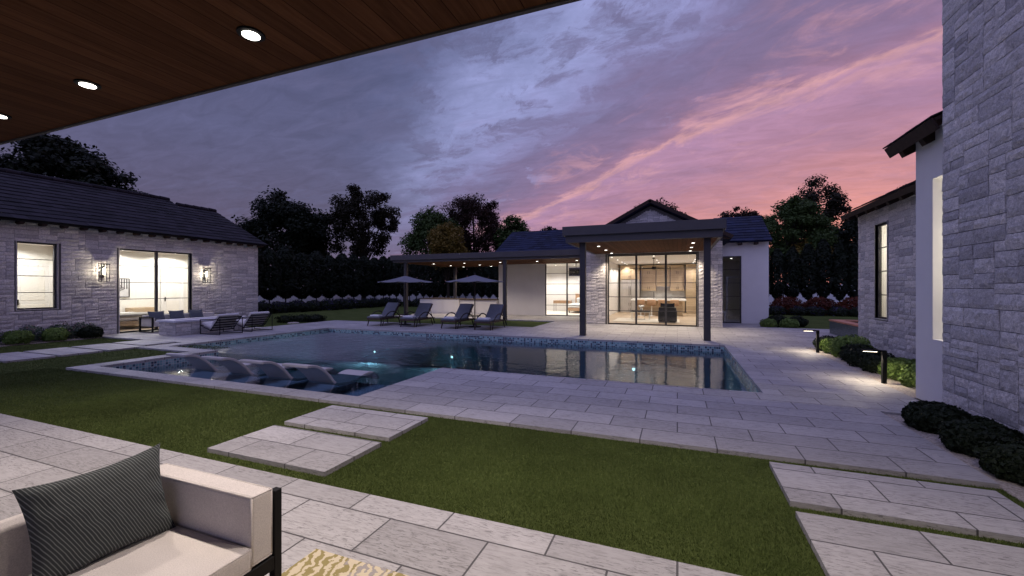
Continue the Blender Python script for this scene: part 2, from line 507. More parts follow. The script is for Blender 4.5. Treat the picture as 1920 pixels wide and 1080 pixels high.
def ashlar(mb, O, U, V, N, W, H, openings=(), seed=1, cu=.08, cv=.055, wr=(3, 7), hr=(2, 4), relief=.022, sub=.06, keep=None, gap=.0038):
    """random ashlar: every stone a cushion of displaced faces; joints are real gaps"""
    rnd = random.Random(seed)
    O, U, V, N = map(Vector, (O, U, V, N))
    nu, nv = int(round(W/cu)), int(round(H/cv))
    cu, cv = W/nu, H/nv
    occ = np.zeros((nu, nv), bool)
    for o in openings:
        a0, a1 = int(math.floor(o[0]/cu+.01)), int(math.ceil(o[1]/cu-.01))
        b0, b1 = int(math.floor(o[2]/cv+.01)), int(math.ceil(o[3]/cv-.01))
        occ[max(a0,0):a1, max(b0,0):b1] = True
    if keep:
        for i in range(nu):
            for j in range(nv):
                if not (keep(i*cu, (j+1)*cv) and keep((i+1)*cu, (j+1)*cv)): occ[i, j] = True
    for j in range(nv):
        for i in range(nu):
            if occ[i, j]: continue
            w = rnd.randint(*wr); h = rnd.choice([hr[0], hr[0], hr[0]+1, hr[0]+1, hr[1]]) if hr[1] > hr[0] else hr[0]
            while w > 1 and (i+w > nu or occ[i:i+w, j].any()): w -= 1
            if i+w < nu and not occ[i+w, j] and (i+w+1 >= nu or occ[i+w+1, j]): w += 1
            while h > 1 and (j+h > nv or occ[i:i+w, j:j+h].any()): h -= 1
            occ[i:i+w, j:j+h] = True
            u0, u1, v0, v1 = i*cu+gap, (i+w)*cu-gap, j*cv+gap, (j+h)*cv-gap
            ku, kv = max(2, int((u1-u0)/sub)), max(2, int((v1-v0)/sub))
            base = relief*rnd.uniform(.55, 1.0); tu, tv = rnd.uniform(-.3, .3), rnd.uniform(-.3, .3)
            ox = rnd.uniform(0, 90)
            b = len(mb.v)
            jit = [rnd.uniform(-.004, .004) for _ in range(4)]
            for q in range(kv+1):
                for p in range(ku+1):
                    s, t = p/ku, q/kv
                    u = u0+(u1-u0)*s; v = v0+(v1-v0)*t
                    edge = (p in (0, ku)) or (q in (0, kv))
                    nz = noise.noise((u*9+ox, v*12, ox))
                    d = base*(1+tu*(s-.5)+tv*(t-.5)+.5*nz+.35*noise.noise((u*27+ox, v*34, ox*2)))
                    if edge: d *= .50+.22*noise.noise((u*20, v*20, ox))
                    if edge:
                        u += .006*noise.noise((u*14, v*14, 3)); v += .006*noise.noise((u*14, v*14, 8))
                    mb.v.append(tuple(O+U*u+V*v+N*d))
            flip = U.cross(V).dot(N) < 0
            for q in range(kv):
                for p in range(ku):
                    a = b+q*(ku+1)+p
                    f = [a, a+1, a+ku+2, a+ku+1]
                    mb.f.append(f[::-1] if flip else f); mb.m.append(mb.cur)
            # returns to the mortar
            rim = [(p, 0) for p in range(ku)]+[(ku, q) for q in range(kv)]+[(p, kv) for p in range(ku, 0, -1)]+[(0, q) for q in range(kv, 0, -1)]
            idx = [b+q*(ku+1)+p for p, q in rim]
            bb = len(mb.v)
            for k in idx:
                P = Vector(mb.v[k]); P = P-N*((P-O).dot(N)-.001)
                mb.v.append(tuple(P))
            n = len(idx)
            for k in range(n):
                f = [idx[k], bb+k, bb+(k+1) % n, idx[(k+1) % n]]
                mb.f.append(f[::-1] if flip else f); mb.m.append(mb.cur)

def tiled_slope(mb, E, A, L, S, SL, tw=.33, course=.36, seed=3, th=.018):
    rnd = random.Random(seed)
    E, A, S = map(Vector, (E, A, S))
    N = A.cross(S).normalized()
    if N.z < 0: N = -N
    nc = int(math.ceil(SL/course)); nt = int(math.ceil(L/tw))
    for i in range(nc):
        sh = (i % 2)*.5*tw
        for j in range(-1, nt+1):
            a0, a1 = max(0, j*tw+sh), min(L, (j+1)*tw+sh-.006)
            if a1-a0 < .02: continue
            s0 = i*course-rnd.uniform(0, .034); s1 = min((i+1)*course+.05, SL)
            if s1 <= s0: continue
            d0 = .034+rnd.uniform(-.004, .006); d1 = .010
            P = lambda a, s, d: E+A*a+S*s+N*d
            pts = [P(a0,s0,d0-th),P(a1,s0,d0-th),P(a1,s1,d1-th*.5),P(a0,s1,d1-th*.5),P(a0,s0,d0),P(a1,s0,d0),P(a1,s1,d1),P(a0,s1,d1)]
            if A.cross(S).z < 0: pts = [pts[q] for q in (0,3,2,1,4,7,6,5)]
            mb.hexa(pts)

def slab_slope(mb, E, A, L, S, SL, th):
    E, A, S = map(Vector, (E, A, S))
    N = A.cross(S).normalized()
    if N.z < 0: N = -N
    mb.obox(E, A, S, N, 0, L, 0, SL, -th, 0)

def window(parent, O, U, N, W, H, cols=(), rows=(), fw=.05, depth=.06, bar=.022, name='window', mull=.075, label=None, glass='glass'):
    """frame in its opening; glass pane as a sub-part"""
    V = Vector((0, 0, 1))
    m = MB()
    m.obox(O, U, V, N, 0, fw, 0, H, -depth/2, depth/2); m.obox(O, U, V, N, W-fw, W, 0, H, -depth/2, depth/2)
    m.obox(O, U, V, N, fw, W-fw, 0, fw, -depth/2, depth/2); m.obox(O, U, V, N, fw, W-fw, H-fw, H, -depth/2, depth/2)
    edges = [fw]
    for c in cols:
        m.obox(O, U, V, N, c-mull/2, c+mull/2, fw, H-fw, -depth/2+.002, depth/2-.002); edges += [c-mull/2, c+mull/2]
    edges.append(W-fw)
    for k in range(0, len(edges), 2):
        for r in rows:
            m.obox(O, U, V, N, edges[k], edges[k+1], r-bar/2, r+bar/2, -.014, .014)
    f = m.build(name, M['bronze'], parent)
    if label: f['label'] = label
    g = MB()
    Ov, Uv, Nv = Vector(O), Vector(U), Vector(N)
    for k in range(0, len(edges), 2):
        g.obox(O, U, V, N, edges[k], edges[k+1], fw, H-fw, -.004, .004)
    gl = g.build('pane', M[glass])
    gl.parent = f; 
    off = root_loc(parent)
    for v in gl.data.vertices: v.co = v.co-off
    return f

def downlight(x, y, z, label, group, power, ang=110, lens='lens_far', r=.06, parent=None, blend=.7, color=(1, .84, .68), lampz=.05, soft=.05):
    t = thing('recessed_light', label, 'ceiling light', (x, y, z), group)
    MB().lathe([(r*1.35, 0), (r*1.35, -.012), (r*1.0, -.014)], (x, y, z), 20).build('trim', M['black_metal'], t)
    MB().lathe([(r*.86, -.012), (r*.86, -.019)], (x, y, z), 20).build('lens', M[lens], t)
    if power: lamp('lamp', (x, y, z-lampz), power, t, ang=ang, blend=blend, rad=soft, color=color)
    return t

# ------------------------------------------------------------------ leaf meshes
def leaf_mesh(name, centers, normals, size, mat, rng, parent=None, aspect=.55, obj=True, flat=.0):
    n = len(centers)
    c = np.asarray(centers); nn = np.asarray(normals)+rng.normal(0, .55, (n, 3))
    nn[:, 2] += flat
    nn /= np.linalg.norm(nn, axis=1, keepdims=True)+1e-9
    r = rng.normal(0, 1, (n, 3))
    t = np.cross(nn, r); t /= np.linalg.norm(t, axis=1, keepdims=True)+1e-9
    b = np.cross(nn, t)
    s = (size*rng.uniform(.6, 1.35, n))[:, None]
    v = np.empty((n, 4, 3))
    v[:, 0] = c-t*s; v[:, 1] = c-b*s*aspect+nn*s*.12; v[:, 2] = c+t*s; v[:, 3] = c+b*s*aspect+nn*s*.12
    me = bpy.data.meshes.new(name)
    me.vertices.add(4*n); me.vertices.foreach_set('co', v.reshape(-1).astype(np.float32))
    me.loops.add(4*n); me.loops.foreach_set('vertex_index', np.arange(4*n, dtype=np.int32))
    me.polygons.add(n)
    me.polygons.foreach_set('loop_start', np.arange(0, 4*n, 4, dtype=np.int32))
    me.polygons.foreach_set('loop_total', np.full(n, 4, np.int32))
    me.materials.append(mat); me.update(calc_edges=True); me.validate()
    if not obj: return me
    o = bpy.data.objects.new(name, me); col.objects.link(o)
    if parent: o.parent = parent
    return o

def blob_leaves(rng, n, rx, ry, rz, cz, shell=.35, lump=.25, seed=0, bottom=-.8):
    """points spread through a lumpy ellipsoid"""
    d = rng.normal(0, 1, (int(n*1.7), 3)); d /= np.linalg.norm(d, axis=1, keepdims=True)
    d = d[d[:, 2] > bottom][:n]
    rad = 1-shell*rng.random(len(d))**2.2
    l = np.array([noise.noise((x*2.1+seed, y*2.1, z*2.1)) for x, y, z in d])
    l2 = np.array([noise.noise((x*5+seed, y*5, z*5+7)) for x, y, z in d])
    rad = rad*(1+lump*l+lump*.5*l2)
    p = d*rad[:, None]*np.array([rx, ry, rz])
    p[:, 2] += cz
    return p, d

def tree(name, label, X, Y, top, hw, bottom, leaf, kind='dense', seed=1, group='trees beyond the garden wall', n=7000, ls=.22):
    rng = np.random.default_rng(seed); rnd = random.Random(seed)
    t = thing(name, label, 'tree', (X, Y, -.07), group)
    ht = top+.07; bz = bottom+.07
    cz, rz = (ht+bz)/2, (ht-bz)/2
    P, Nn, cl = [], [], []
    ncl = {'dense': 85, 'open': 50, 'round': 130, 'spread': 80}[kind]
    cr = {'dense': .23, 'open': .20, 'round': .15, 'spread': .19}[kind]*hw
    for k in range(ncl):
        for _ in range(60):
            d = np.array([rnd.gauss(0, 1) for _ in range(3)]); d /= np.linalg.norm(d)
            if d[2] < -.75: continue
            rr = rnd.uniform(.35, .88)**.6
            if kind == 'round': rr = rnd.uniform(.5, .92)
            c = d*rr*np.array([hw, hw, rz])
            if kind == 'spread':
                zz = c[2]/rz; c[:2] *= (1.0-.55*max(0, zz)**1.5) * (1.1 if zz < .2 else 1)
            if kind in ('dense', 'open'):
                c[:2] *= 1-.25*max(0, c[2]/rz)
                c += np.array([noise.noise((d[0]*2+seed, d[1]*2, d[2]*2+k*.0)), noise.noise((d[0]*2, d[1]*2+seed, 5)), noise.noise((d[0]*2, 9, d[2]*2+seed))])*.22*hw
            if kind == 'open' and any(np.linalg.norm(c-q) < cr*.95 for q in cl): continue
            break
        cl.append(c)
    per = max(20, n//ncl)
    for c in cl:
        d = rng.normal(0, 1, (per, 3)); d /= np.linalg.norm(d, axis=1, keepdims=True)
        rad = rng.random(per)**.45
        sq = np.array([1.2, 1.2, .80 if kind != 'round' else .95])
        p = d*rad[:, None]*cr*sq*rng.uniform(.65, 1.35)*rng.uniform(.8, 1.2, 3)+c+rng.normal(0, .12*cr, (per, 3))
        P.append(p); Nn.append(d*.6+np.array([0, 0, .7]))
    P = np.concatenate(P); Nn = np.concatenate(Nn); P[:, 2] += cz
    leaf_mesh('crown', P, Nn, ls, LEAF[leaf], rng, t)
    mb = MB()
    tr = hw*.045+.05
    mb.tube([(0, 0, -.1), (.05*hw, 0, bz*.5), (0, .04*hw, bz+.2*rz), (0, 0, cz+.35*rz)], [tr*1.3, tr, tr*.8, tr*.25], 9)
    for c in rnd.sample(cl, min(len(cl), 26)):
        z0 = bz*.8+rnd.uniform(0, .6)*rz
        e = Vector((c[0], c[1], c[2]+cz)); s = Vector((0, 0, min(z0, e.z-.1)))
        mid = s.lerp(e, .5)+Vector((rnd.uniform(-.1, .1)*hw, rnd.uniform(-.1, .1)*hw, .08*hw))
        mb.tube([s, mid, e], [tr*.42, tr*.24, tr*.07], 5, False)
    mb.build('trunk', M['bark'], t, smooth=True, world=False)
    return t

def bush_mesh(seed, rx, ry, rz, n, ls, leaf, lump=.18, flat=.1):
    rng = np.random.default_rng(seed)
    p, d = blob_leaves(rng, n, rx, ry, rz, rz*.78, .35, lump, seed, -.75)
    p[:, 2] = np.maximum(p[:, 2], .01)
    return leaf_mesh('foliage', p, d, ls, LEAF[leaf], rng, None, .55, False, flat)

def bush(name, label, mesh, x, y, z=0, s=1, rot=0, group=None, cat='shrub', extra=None):
    t = thing(name, label, cat, (x, y, z), group, rot)
    t.scale = (s, s, s)
    o = bpy.data.objects.new('foliage', mesh); col.objects.link(o); o.parent = t
    st = MB()
    for k in range(4):
        a = k*1.6
        st.tube([(0, 0, -.03), (.06*math.cos(a), .06*math.sin(a), .12), (.14*math.cos(a), .14*math.sin(a), .26)], [.012, .009, .004], 5, False)
    st.build('stem', M['bark'], t, world=False)
    if extra:
        q = bpy.data.objects.new('flowers', extra); col.objects.link(q); q.parent = t
    return t
# ================================================================== SETTING
Z3 = Vector((0, 0, 1))
def structure(name, mb, mats, **k):
    o = mb.build(name, mats, None, **k); o['kind'] = 'structure'; return o

# ground: one sheet with an opening for the pool
def in_pool(x, y):
    return (-13.25 < x < 1.4 and 7.25 < y < 13.35) or (-11.25 < x < -4.2 and 4.9 < y < 7.25)
xs = [-600, -60, -30, -13.25, -11.25, -4.2, 1.4, 30, 60, 600]; ys = [-600, -60, 0, 4.9, 7.25, 13.35, 40, 70, 600]
g = MB()
for i in range(len(xs)-1):
    for j in range(len(ys)-1):
        if in_pool((xs[i]+xs[i+1])/2, (ys[j]+ys[j+1])/2): continue
        g.quad((xs[i], ys[j], -.045), (xs[i+1], ys[j], -.045), (xs[i+1], ys[j+1], -.045), (xs[i], ys[j+1], -.045))
structure('ground', g, M['lawn'])

# pool deck of travertine pavers, real thickness
DECK = [(-4.4, 4.67, 2.45, 7.42), (2.45, 6.86, 3.24, 7.42), (-11.45, 4.67, -4.4, 5.0), (-11.45, 5.0, -11.03, 7.0), (-13.6, 7.0, -11.03, 7.42),
        (-13.6, 7.42, -13.07, 8.1), (-18.28, 8.1, -13.07, 12.4), (-15.8, 12.4, -13.07, 13.2), (-15.8, 13.2, -5.5, 16.4),
        (-5.5, 13.2, 1.22, 18.98), (-5.5, 18.98, -3.86, 23.58), (1.22, 7.42, 3.2, 13.5), (1.22, 13.5, 10, 18.98), (1.72, 18.98, 10, 19.8),
        (1.72, 19.8, 3.76, 21.58), (-15.2, 19.8, -5.5, 23.58), (-15.2, 23.58, -10.1, 26.2)]
d = MB()
for x0, y0, x1, y1 in DECK: d.box(x0, y0, -.25, x1, y1, 0)
structure('pool_deck', d, M['deck'])
p = MB(); p.box(-13, -5, -.25, 3.05, 2.66, 0)
structure('patio', p, M['patio'])

# pool basin and water
b = MB()
e = .006; zw = -.05
b.cur = 0
def wallq(x0, y0, x1, y1, z0, z1):
    b.quad((x0, y0, z0), (x1, y1, z0), (x1, y1, z1), (x0, y0, z1))
X0, X1, Y0, Y1 = -13.07+e, 1.22-e, 7.42+e, 13.2-e
SX0, SX1, SY0 = -11.03+e, -4.4-e, 5.0+e
per = [(X0, Y0, SX0, Y0), (SX0, Y0, SX0, SY0), (SX0, SY0, SX1, SY0), (SX1, SY0, SX1, Y0), (SX1, Y0, X1, Y0), (X1, Y0, X1, Y1), (X1, Y1, X0, Y1), (X0, Y1, X0, Y0)]
for q in per: wallq(*q, -.30, zw)
b.cur = 1
for k, q in enumerate(per):
    if k in (1, 2, 3): continue
    wallq(*q, -1.25, -.30)
b.quad((X0, Y0, -1.25), (X1, Y0, -1.25), (X1, Y1, -1.25), (X0, Y1, -1.25))
b.quad((SX0, Y0, -1.25), (SX1, Y0, -1.25), (SX1, Y0, -.47), (SX0, Y0, -.47))
b.cur = 2
for q in per[1:4]: wallq(*q, -.47, -.30)
b.quad((SX0, SY0, -.47), (SX1, SY0, -.47), (SX1, Y0, -.47), (SX0, Y0, -.47))
structure('pool_basin', b, [M['tile'], M['plaster'], M['ledge']])
w = MB()
w.quad((X0, Y0, -.19), (X1, Y0, -.19), (X1, Y1, -.19), (X0, Y1, -.19))
w.quad((SX0, SY0, -.19), (SX1, SY0, -.19), (SX1, Y0, -.19), (SX0, Y0, -.19))
structure('pool_water', w, M['water'])
for k, (x, lab) in enumerate([(-10.78, 'round underwater lamp on the far pool wall in front of the first umbrella'),
                 (-7.42, 'round underwater lamp on the far pool wall in front of the second umbrella'),
                 (-1.22, 'round underwater lamp on the far pool wall in front of the porch')]):
    t = thing('pool_lamp', lab, 'pool lamp', (x, Y1, -.84), 'lamps in the pool wall')
    m = MB()
    m.tube([(x, Y1, -.84), (x, Y1-.02, -.84)], .11, 20); m.build('rim', M['white_metal'], t)
    m = MB(); m.tube([(x, Y1-.02, -.84), (x, Y1-.03, -.84)], .042, 20); m.build('lens', M['pool_led'], t)
    lamp('lamp', (x, Y1-.06, -.82), 30, t, 'SPOT', ang=172, blend=.4, rad=.08, color=(.62, .86, 1), rot=(R(-84), 0, 0))

# planting beds and gravel strips
m = MB(); m.box(3.2, 7.95, -.2, 4.36, 13.45, -.015); structure('planting_bed_ground', m, M['gravel'])
m = MB(); m.box(-18.28, 2, -.2, -17.62, 8.09, -.01); structure('gravel_strip_ground', m, M['gravel'])
m = MB(); m.box(2.46, 3, -.2, 3.09, 7.25, -.03); structure('planting_soil_ground', m, M['gravel'])

# stepping stones of pavers
def stepping(x0, y0, x1, y1, mat, label, group):
    m = MB(); m.box(x0, y0, -.2, x1, y1, 0)
    o = m.build('stepping_stone', M[mat]); tag(o, label, 'stepping stone', group)
G1 = 'stepping stones in the lawn'
stepping(-4.38, 2.84, -2.86, 3.6, 'patio', 'square travertine stepping stone in the lawn beside the sofa end of the patio', G1)
stepping(-4.39, 3.74, -2.87, 4.5, 'patio', 'square travertine stepping stone in the lawn touching the pool deck corner', G1)
stepping(.79, 2.83, 2.34, 3.57, 'patio', 'travertine stepping stone by the black shrubs, next to the patio', G1)
stepping(.79, 3.73, 2.34, 4.5, 'patio', 'travertine stepping stone by the black shrubs, next to the pool deck', G1)
for k, y in enumerate([4.6, 5.49, 6.4, 7.3]):
    stepping(-15.42, y, -13.68 if k < 3 else -13.9, y+.8 if k < 3 else 8.08, 'deck',
             ['pale stepping stone across the lawn, cut off by the photo edge', 'pale stepping stone across the lawn, in front of the tallest bright shrub',
              'pale stepping stone across the lawn, level with the pool notch', 'pale stepping stone across the lawn, touching the fire pit terrace'][k], 'stepping stones before the guest house')
stepping(-15.42, 3.7, -13.68, 4.5, 'deck', 'pale stepping stone across the lawn, outside the photo beyond the first', 'stepping stones before the guest house')

# grass blades
def blades():
    rng = np.random.default_rng(5)
    excl = [(-4.38, 2.84, -2.86, 3.6), (-4.39, 3.74, -2.87, 4.5), (.79, 2.83, 2.34, 3.57), (.79, 3.73, 2.34, 4.5)]+[(-15.42, y, -13.68, y+.8) for y in (3.7, 4.6, 5.49, 6.4, 7.3)]+DECK
    P = []
    for (x0, y0, x1, y1, dens) in [(-3, 2.67, 3, 4.66, 22000), (-8, 2.67, -3, 4.66, 12000), (-12, 2.67, -8, 4.66, 4500), (-17.6, 2.6, -11.46, 8.09, 1500), (2.45, 2.67, 3.05, 7, 4000)]:
        n = int((x1-x0)*(y1-y0)*dens)
        q = np.column_stack([rng.uniform(x0, x1, n), rng.uniform(y0, y1, n)])
        k = np.ones(n, bool)
        for a in excl: k &= ~((q[:, 0] > a[0]-.004) & (q[:, 0] < a[2]+.004) & (q[:, 1] > a[1]-.004) & (q[:, 1] < a[3]+.004))
        P.append(q[k])
    P = np.concatenate(P); n = len(P)
    dist = np.linalg.norm(P, axis=1)
    h = rng.uniform(.008, .021, n); wd = .0012+.0005*dist
    a = rng.uniform(0, 2*np.pi, n); lean = rng.uniform(.1, .6, n)*h; la = rng.uniform(0, 2*np.pi, n)
    v = np.empty((n, 3, 3))
    v[:, 0] = np.column_stack([P[:, 0]-np.cos(a)*wd, P[:, 1]-np.sin(a)*wd, np.full(n, -.046)])
    v[:, 1] = np.column_stack([P[:, 0]+np.cos(a)*wd, P[:, 1]+np.sin(a)*wd, np.full(n, -.046)])
    v[:, 2] = np.column_stack([P[:, 0]+np.cos(la)*lean, P[:, 1]+np.sin(la)*lean, -.046+h])
    me = bpy.data.meshes.new('grass')
    me.vertices.add(3*n); me.vertices.foreach_set('co', v.reshape(-1).astype(np.float32))
    me.loops.add(3*n); me.loops.foreach_set('vertex_index', np.arange(3*n, dtype=np.int32))
    me.polygons.add(n); me.polygons.foreach_set('loop_start', np.arange(0, 3*n, 3, dtype=np.int32)); me.polygons.foreach_set('loop_total', np.full(n, 3, np.int32))
    me.materials.append(M['blade']); me.update(calc_edges=True)
    o = bpy.data.objects.new('grass', me); col.objects.link(o)
    tag(o, 'short green lawn grass between the paving', 'grass', kind='stuff')
blades()

# ================================================================== PATIO ROOF OVERHEAD
t = thing('patio_roof', 'walnut plank patio ceiling with recessed lights above the cream sofa', 'patio roof', (-5, 0, 3.3))
m = MB(); m.box(-13, -5, 3.3, 3.08, 2.43, 3.34); m.build('ceiling', M['soffit'], t)
m = MB(); m.box(-13, 2.43, 3.285, 3.08, 2.46, 3.62); m.box(-13.03, -5, 3.285, -13, 2.46, 3.62); m.box(-13, -5, 3.345, 3.08, 2.43, 3.6); m.build('fascia', M['fascia'], t)
PL = ['recessed patio ceiling light straight above the sofa, largest and brightest seen', 'recessed patio ceiling light, the smaller of the two fully seen', 'recessed patio ceiling light half cut by the photo edge',
      'recessed patio ceiling light above the lawn, outside the photo', 'recessed patio ceiling light by the stone tower, outside the photo']
for k, x in enumerate([-2.65, -4.57, -6.2, -.72, 1.2]):
    downlight(x, 2.04 if k == 2 else 2.0, 3.3, PL[k], 'recessed lights of the patio ceiling', 200, 125, 'lens', .062, color=(1, .86, .77), blend=.8)

# ================================================================== POOL HOUSE
ph = thing('pool_house', 'white and stone pool house with lit glass doors and flat porch beyond the pool', 'house', (-1.07, 19, 0))
GX = -1.07; SL = .53; PK = 5.31
slope_ok = lambda u, v: v < PK-.30-SL*abs((u-3.85)-GX)
m = MB()
m.cur = 1
wall_panel(m, (-3.85, 19.0, 0), (1,0,0), (0,0,1), (0,-1,0), 5.55, 3.05, .28, [(.96, 4.62, 0, 3.05)])
m.add([(-3.85, 19.0, 3.05), (1.70, 19.0, 3.05), (1.70, 19.0, 3.66), (GX, 19.0, 5.12), (-3.85, 19.0, 3.66),
       (-3.85, 19.28, 3.05), (1.70, 19.28, 3.05), (1.70, 19.28, 3.66), (GX, 19.28, 5.12), (-3.85, 19.28, 3.66)],
      [(0,1,2,3,4), (9,8,7,6,5), (0,5,6,1), (1,6,7,2), (2,7,8,3), (3,8,9,4), (4,9,5,0)])
m.cur = 0
ashlar(m, (-3.85, 19.0, 0), (1,0,0), (0,0,1), (0,-1,0), 5.55, 5.2, [(.96, 4.62, 0, 3.07)], 11, .08, .05, (3, 7), (2, 3), .03, .09, keep=slope_ok)
# door reveals in plain stone
m.box(-2.905, 19.0, 0, -2.885, 19.22, 3.05); m.box(.765, 19.0, 0, .785, 19.22, 3.05)
m.build('stone_wall', [M['stone'], M['mortar']], ph)
m = MB()   # white walls
m.box(-3.85, 19.281, 0, -3.65, 29.4, 3.75); m.box(1.5, 19.281, 0, 1.70, 29.4, 3.75); m.box(-3.85, 29.4, 0, 1.70, 29.6, 3.75)
wall_panel(m, (1.70, 21.6, 0), (1,0,0), (0,0,1), (0,-1,0), 2.07, 3.72, .2, [(.10, 1.0, 0, 3.05)])
m.box(3.57, 21.8, 0, 3.77, 27.4, 3.72); m.box(1.70, 27.2, 0, 3.57, 27.4, 3.72)
m.box(1.70, 21.801, 3.15, 3.57, 27.2, 3.2)
m.add([(3.569, 21.6, 3.72), (3.769, 21.6, 3.72), (3.769, 27.4, 3.72), (3.569, 27.4, 3.72), (3.569, 24.5, 5.05), (3.769, 24.5, 5.05)], [(0,1,5,4), (1,2,5), (0,4,3), (2,3,4,5), (0,3,2,1)])
wall_panel(m, (-10.08, 23.6, 0), (1,0,0), (0,0,1), (0,-1,0), 6.23, 3.72, .2, [(2.93, 5.5, 0, 3.05)])
m.box(-10.08, 23.8, 0, -9.88, 29.2, 3.72); m.box(-9.88, 29.0, 0, -3.85, 29.2, 3.72)
m.add([(-10.079, 23.6, 3.72), (-9.88, 23.6, 3.72), (-9.88, 29.2, 3.72), (-10.079, 29.2, 3.72), (-10.079, 26.4, 5.05), (-9.88, 26.4, 5.05)], [(0,1,5,4), (1,2,5), (0,4,3), (2,3,4,5), (0,3,2,1)])
m.build('white_wall', M['stucco'], ph)
def slope_dir(dx, dy, s):
    return Vector((dx, dy, s)).normalized()
# roofs
rf = MB()
for sgn in (-1, 1):
    ex = GX+sgn*3.12; ez = PK-SL*3.12
    S = slope_dir(-sgn, 0, SL); sl = 3.12*math.hypot(1, SL)
    tiled_slope(rf, (ex, 18.68, ez), (0, 1, 0), 11.2, S, sl, .33, .3, 5)
    slab_slope(rf, (ex, 18.70, ez-.012), (0, 1, 0), 11.16, S, sl, .12)
rf.build('gable_roof', M['slate_blue'], ph)
rk = MB()
for sgn in (-1, 1):
    S = slope_dir(-sgn, 0, SL); sl = 3.12*math.hypot(1, SL)
    rk.obox((GX+sgn*3.12, 18.64, PK-SL*3.12), S, (0, 1, 0), S.cross(Vector((0, 1, 0)))*(1 if S.cross(Vector((0,1,0))).z > 0 else -1), 0, sl, 0, .055, -.11, .03)
rk.build('barge_board', M['rafter'], ph)
rf = MB()
S = slope_dir(0, 1, .54)
tiled_slope(rf, (1.72, 21.2, 3.68), (1, 0, 0), 2.12, S, 2.75*math.hypot(1, .54), .36, .32, 8)
slab_slope(rf, (1.72, 21.22, 3.668), (1, 0, 0), 2.10, S, 2.75*math.hypot(1, .54), .05)
slab_slope(rf, (1.72, 27.5, 3.668), (1, 0, 0), 2.10, slope_dir(0, -1, .42), 3.53*math.hypot(1, .42), .05)
rf.build('bath_wing_roof', M['slate_blue'], ph); rf = MB()
tiled_slope(rf, (-10.15, 23.2, 3.72), (1, 0, 0), 6.35, S, 2.9*math.hypot(1, .54), .36, .32, 9)
slab_slope(rf, (-10.13, 23.22, 3.708), (1, 0, 0), 6.3, S, 2.9*math.hypot(1, .54), .05)
slab_slope(rf, (-10.13, 29.5, 3.708), (1, 0, 0), 6.3, slope_dir(0, -1, .46), 3.4*math.hypot(1, .46), .05)
rf.build('bedroom_wing_roof', M['slate_blue'], ph)
for x in (2.05, 2.62, 3.25): MB().obox((x, 21.24, 3.49), (1,0,0), (0,1,0), (0,0,1), 0, .13, 0, .36, 0, .17).build('rafter_end', M['rafter'], ph) if False else None
for x in (2.55, 3.18):
    q = MB(); q.box(x, 21.25, 3.53, x+.14, 21.6, 3.69); q.build('rafter_end', M['rafter'], ph)
for k, x in enumerate((-9.5, -8.6, -7.7, -6.8, -5.9, -5.0)):
    q = MB(); q.box(x, 23.25, 3.56, x+.14, 23.6, 3.72); q.build('rafter_end', M['rafter'], ph)
q = MB(); q.box(1.702, 18.75, 3.55, 2.0, 18.89, 3.72); q.build('rafter_end', M['rafter'], ph)
# floors, ceilings, inner walls
m = MB(); m.box(-3.65, 19.28, -.2, 1.5, 29.4, .012); m.build('kitchen_floor', M['oak_floor'], ph)
m = MB(); m.box(-9.88, 23.8, -.2, -3.85, 29.0, .012); m.build('bedroom_floor', M['rug_in'], ph)
m = MB(); m.box(1.70, 21.8, -.2, 3.57, 27.2, .012); m.build('bath_floor', M['marble'], ph)
m = MB(); m.box(-3.65, 19.28, 3.15, 1.5, 29.4, 3.2); m.build('kitchen_ceiling', M['inner_ceiling'], ph)
m = MB(); m.box(-9.88, 23.8, 3.15, -3.85, 29.0, 3.2); m.build('bedroom_ceiling', M['inner_ceiling'], ph)
# glazing
window(ph, (-2.885, 19.20, 0), (1,0,0), (0,-1,0), 3.65, 3.05, [1.215, 2.43], [.6, 1.21, 1.82, 2.44], .045, .07, .024, 'sliding_door', .085, 'wide lit sliding door with three panels')
window(ph, (-7.15, 23.68, 0), (1,0,0), (0,-1,0), 2.57, 3.05, [1.285], [.61, 1.22, 1.83, 2.44], .05, .07, .024, 'sliding_door', .08, 'narrow sliding door to the bright bedroom')
window(ph, (1.80, 21.70, 0), (1,0,0), (0,-1,0), .90, 3.05, [], [.61, 1.22, 1.83, 2.44], .05, .07, .02, 'glass_door', .06, 'unlit glass door in the white wing')
# porch
m = MB()
m.box(-3.56, 13.7, 3.33, 1.33, 18.97, 3.63)
m.box(-3.47, 13.79, 3.10, 1.24, 13.9, 3.331); m.box(-3.47, 13.9, 3.10, -3.37, 18.97, 3.331); m.box(1.14, 13.9, 3.10, 1.24, 18.97, 3.331)
m.build('porch_roof', M['fascia'], ph, bevel=.006, seg=1)
m = MB(); m.box(-3.37, 13.9, 3.115, 1.14, 18.97, 3.16); m.build('porch_ceiling', M['soffit'], ph)
for x in (-2.965, .845):
    q = MB(); q.box(x-.095, 14.08, 0, x+.095, 14.27, 3.114); q.box(x-.11, 14.065, 0, x+.11, 14.285, .012); q.build('porch_column', M['bronze'], ph, bevel=.004, seg=1)
for x in (-2.64, .49):
    for k, y in enumerate((15.35, 17.0, 18.6)):
        downlight(x, y, 3.115, ['recessed porch light, front of the row above the ', 'recessed porch light, middle of the row above the ', 'recessed porch light closest to the glass, row above the '][k]+('bedroom-side column' if x < 0 else 'bath-side column'),
                  'recessed lights of the pool house porch', 170, 120, r=.06)

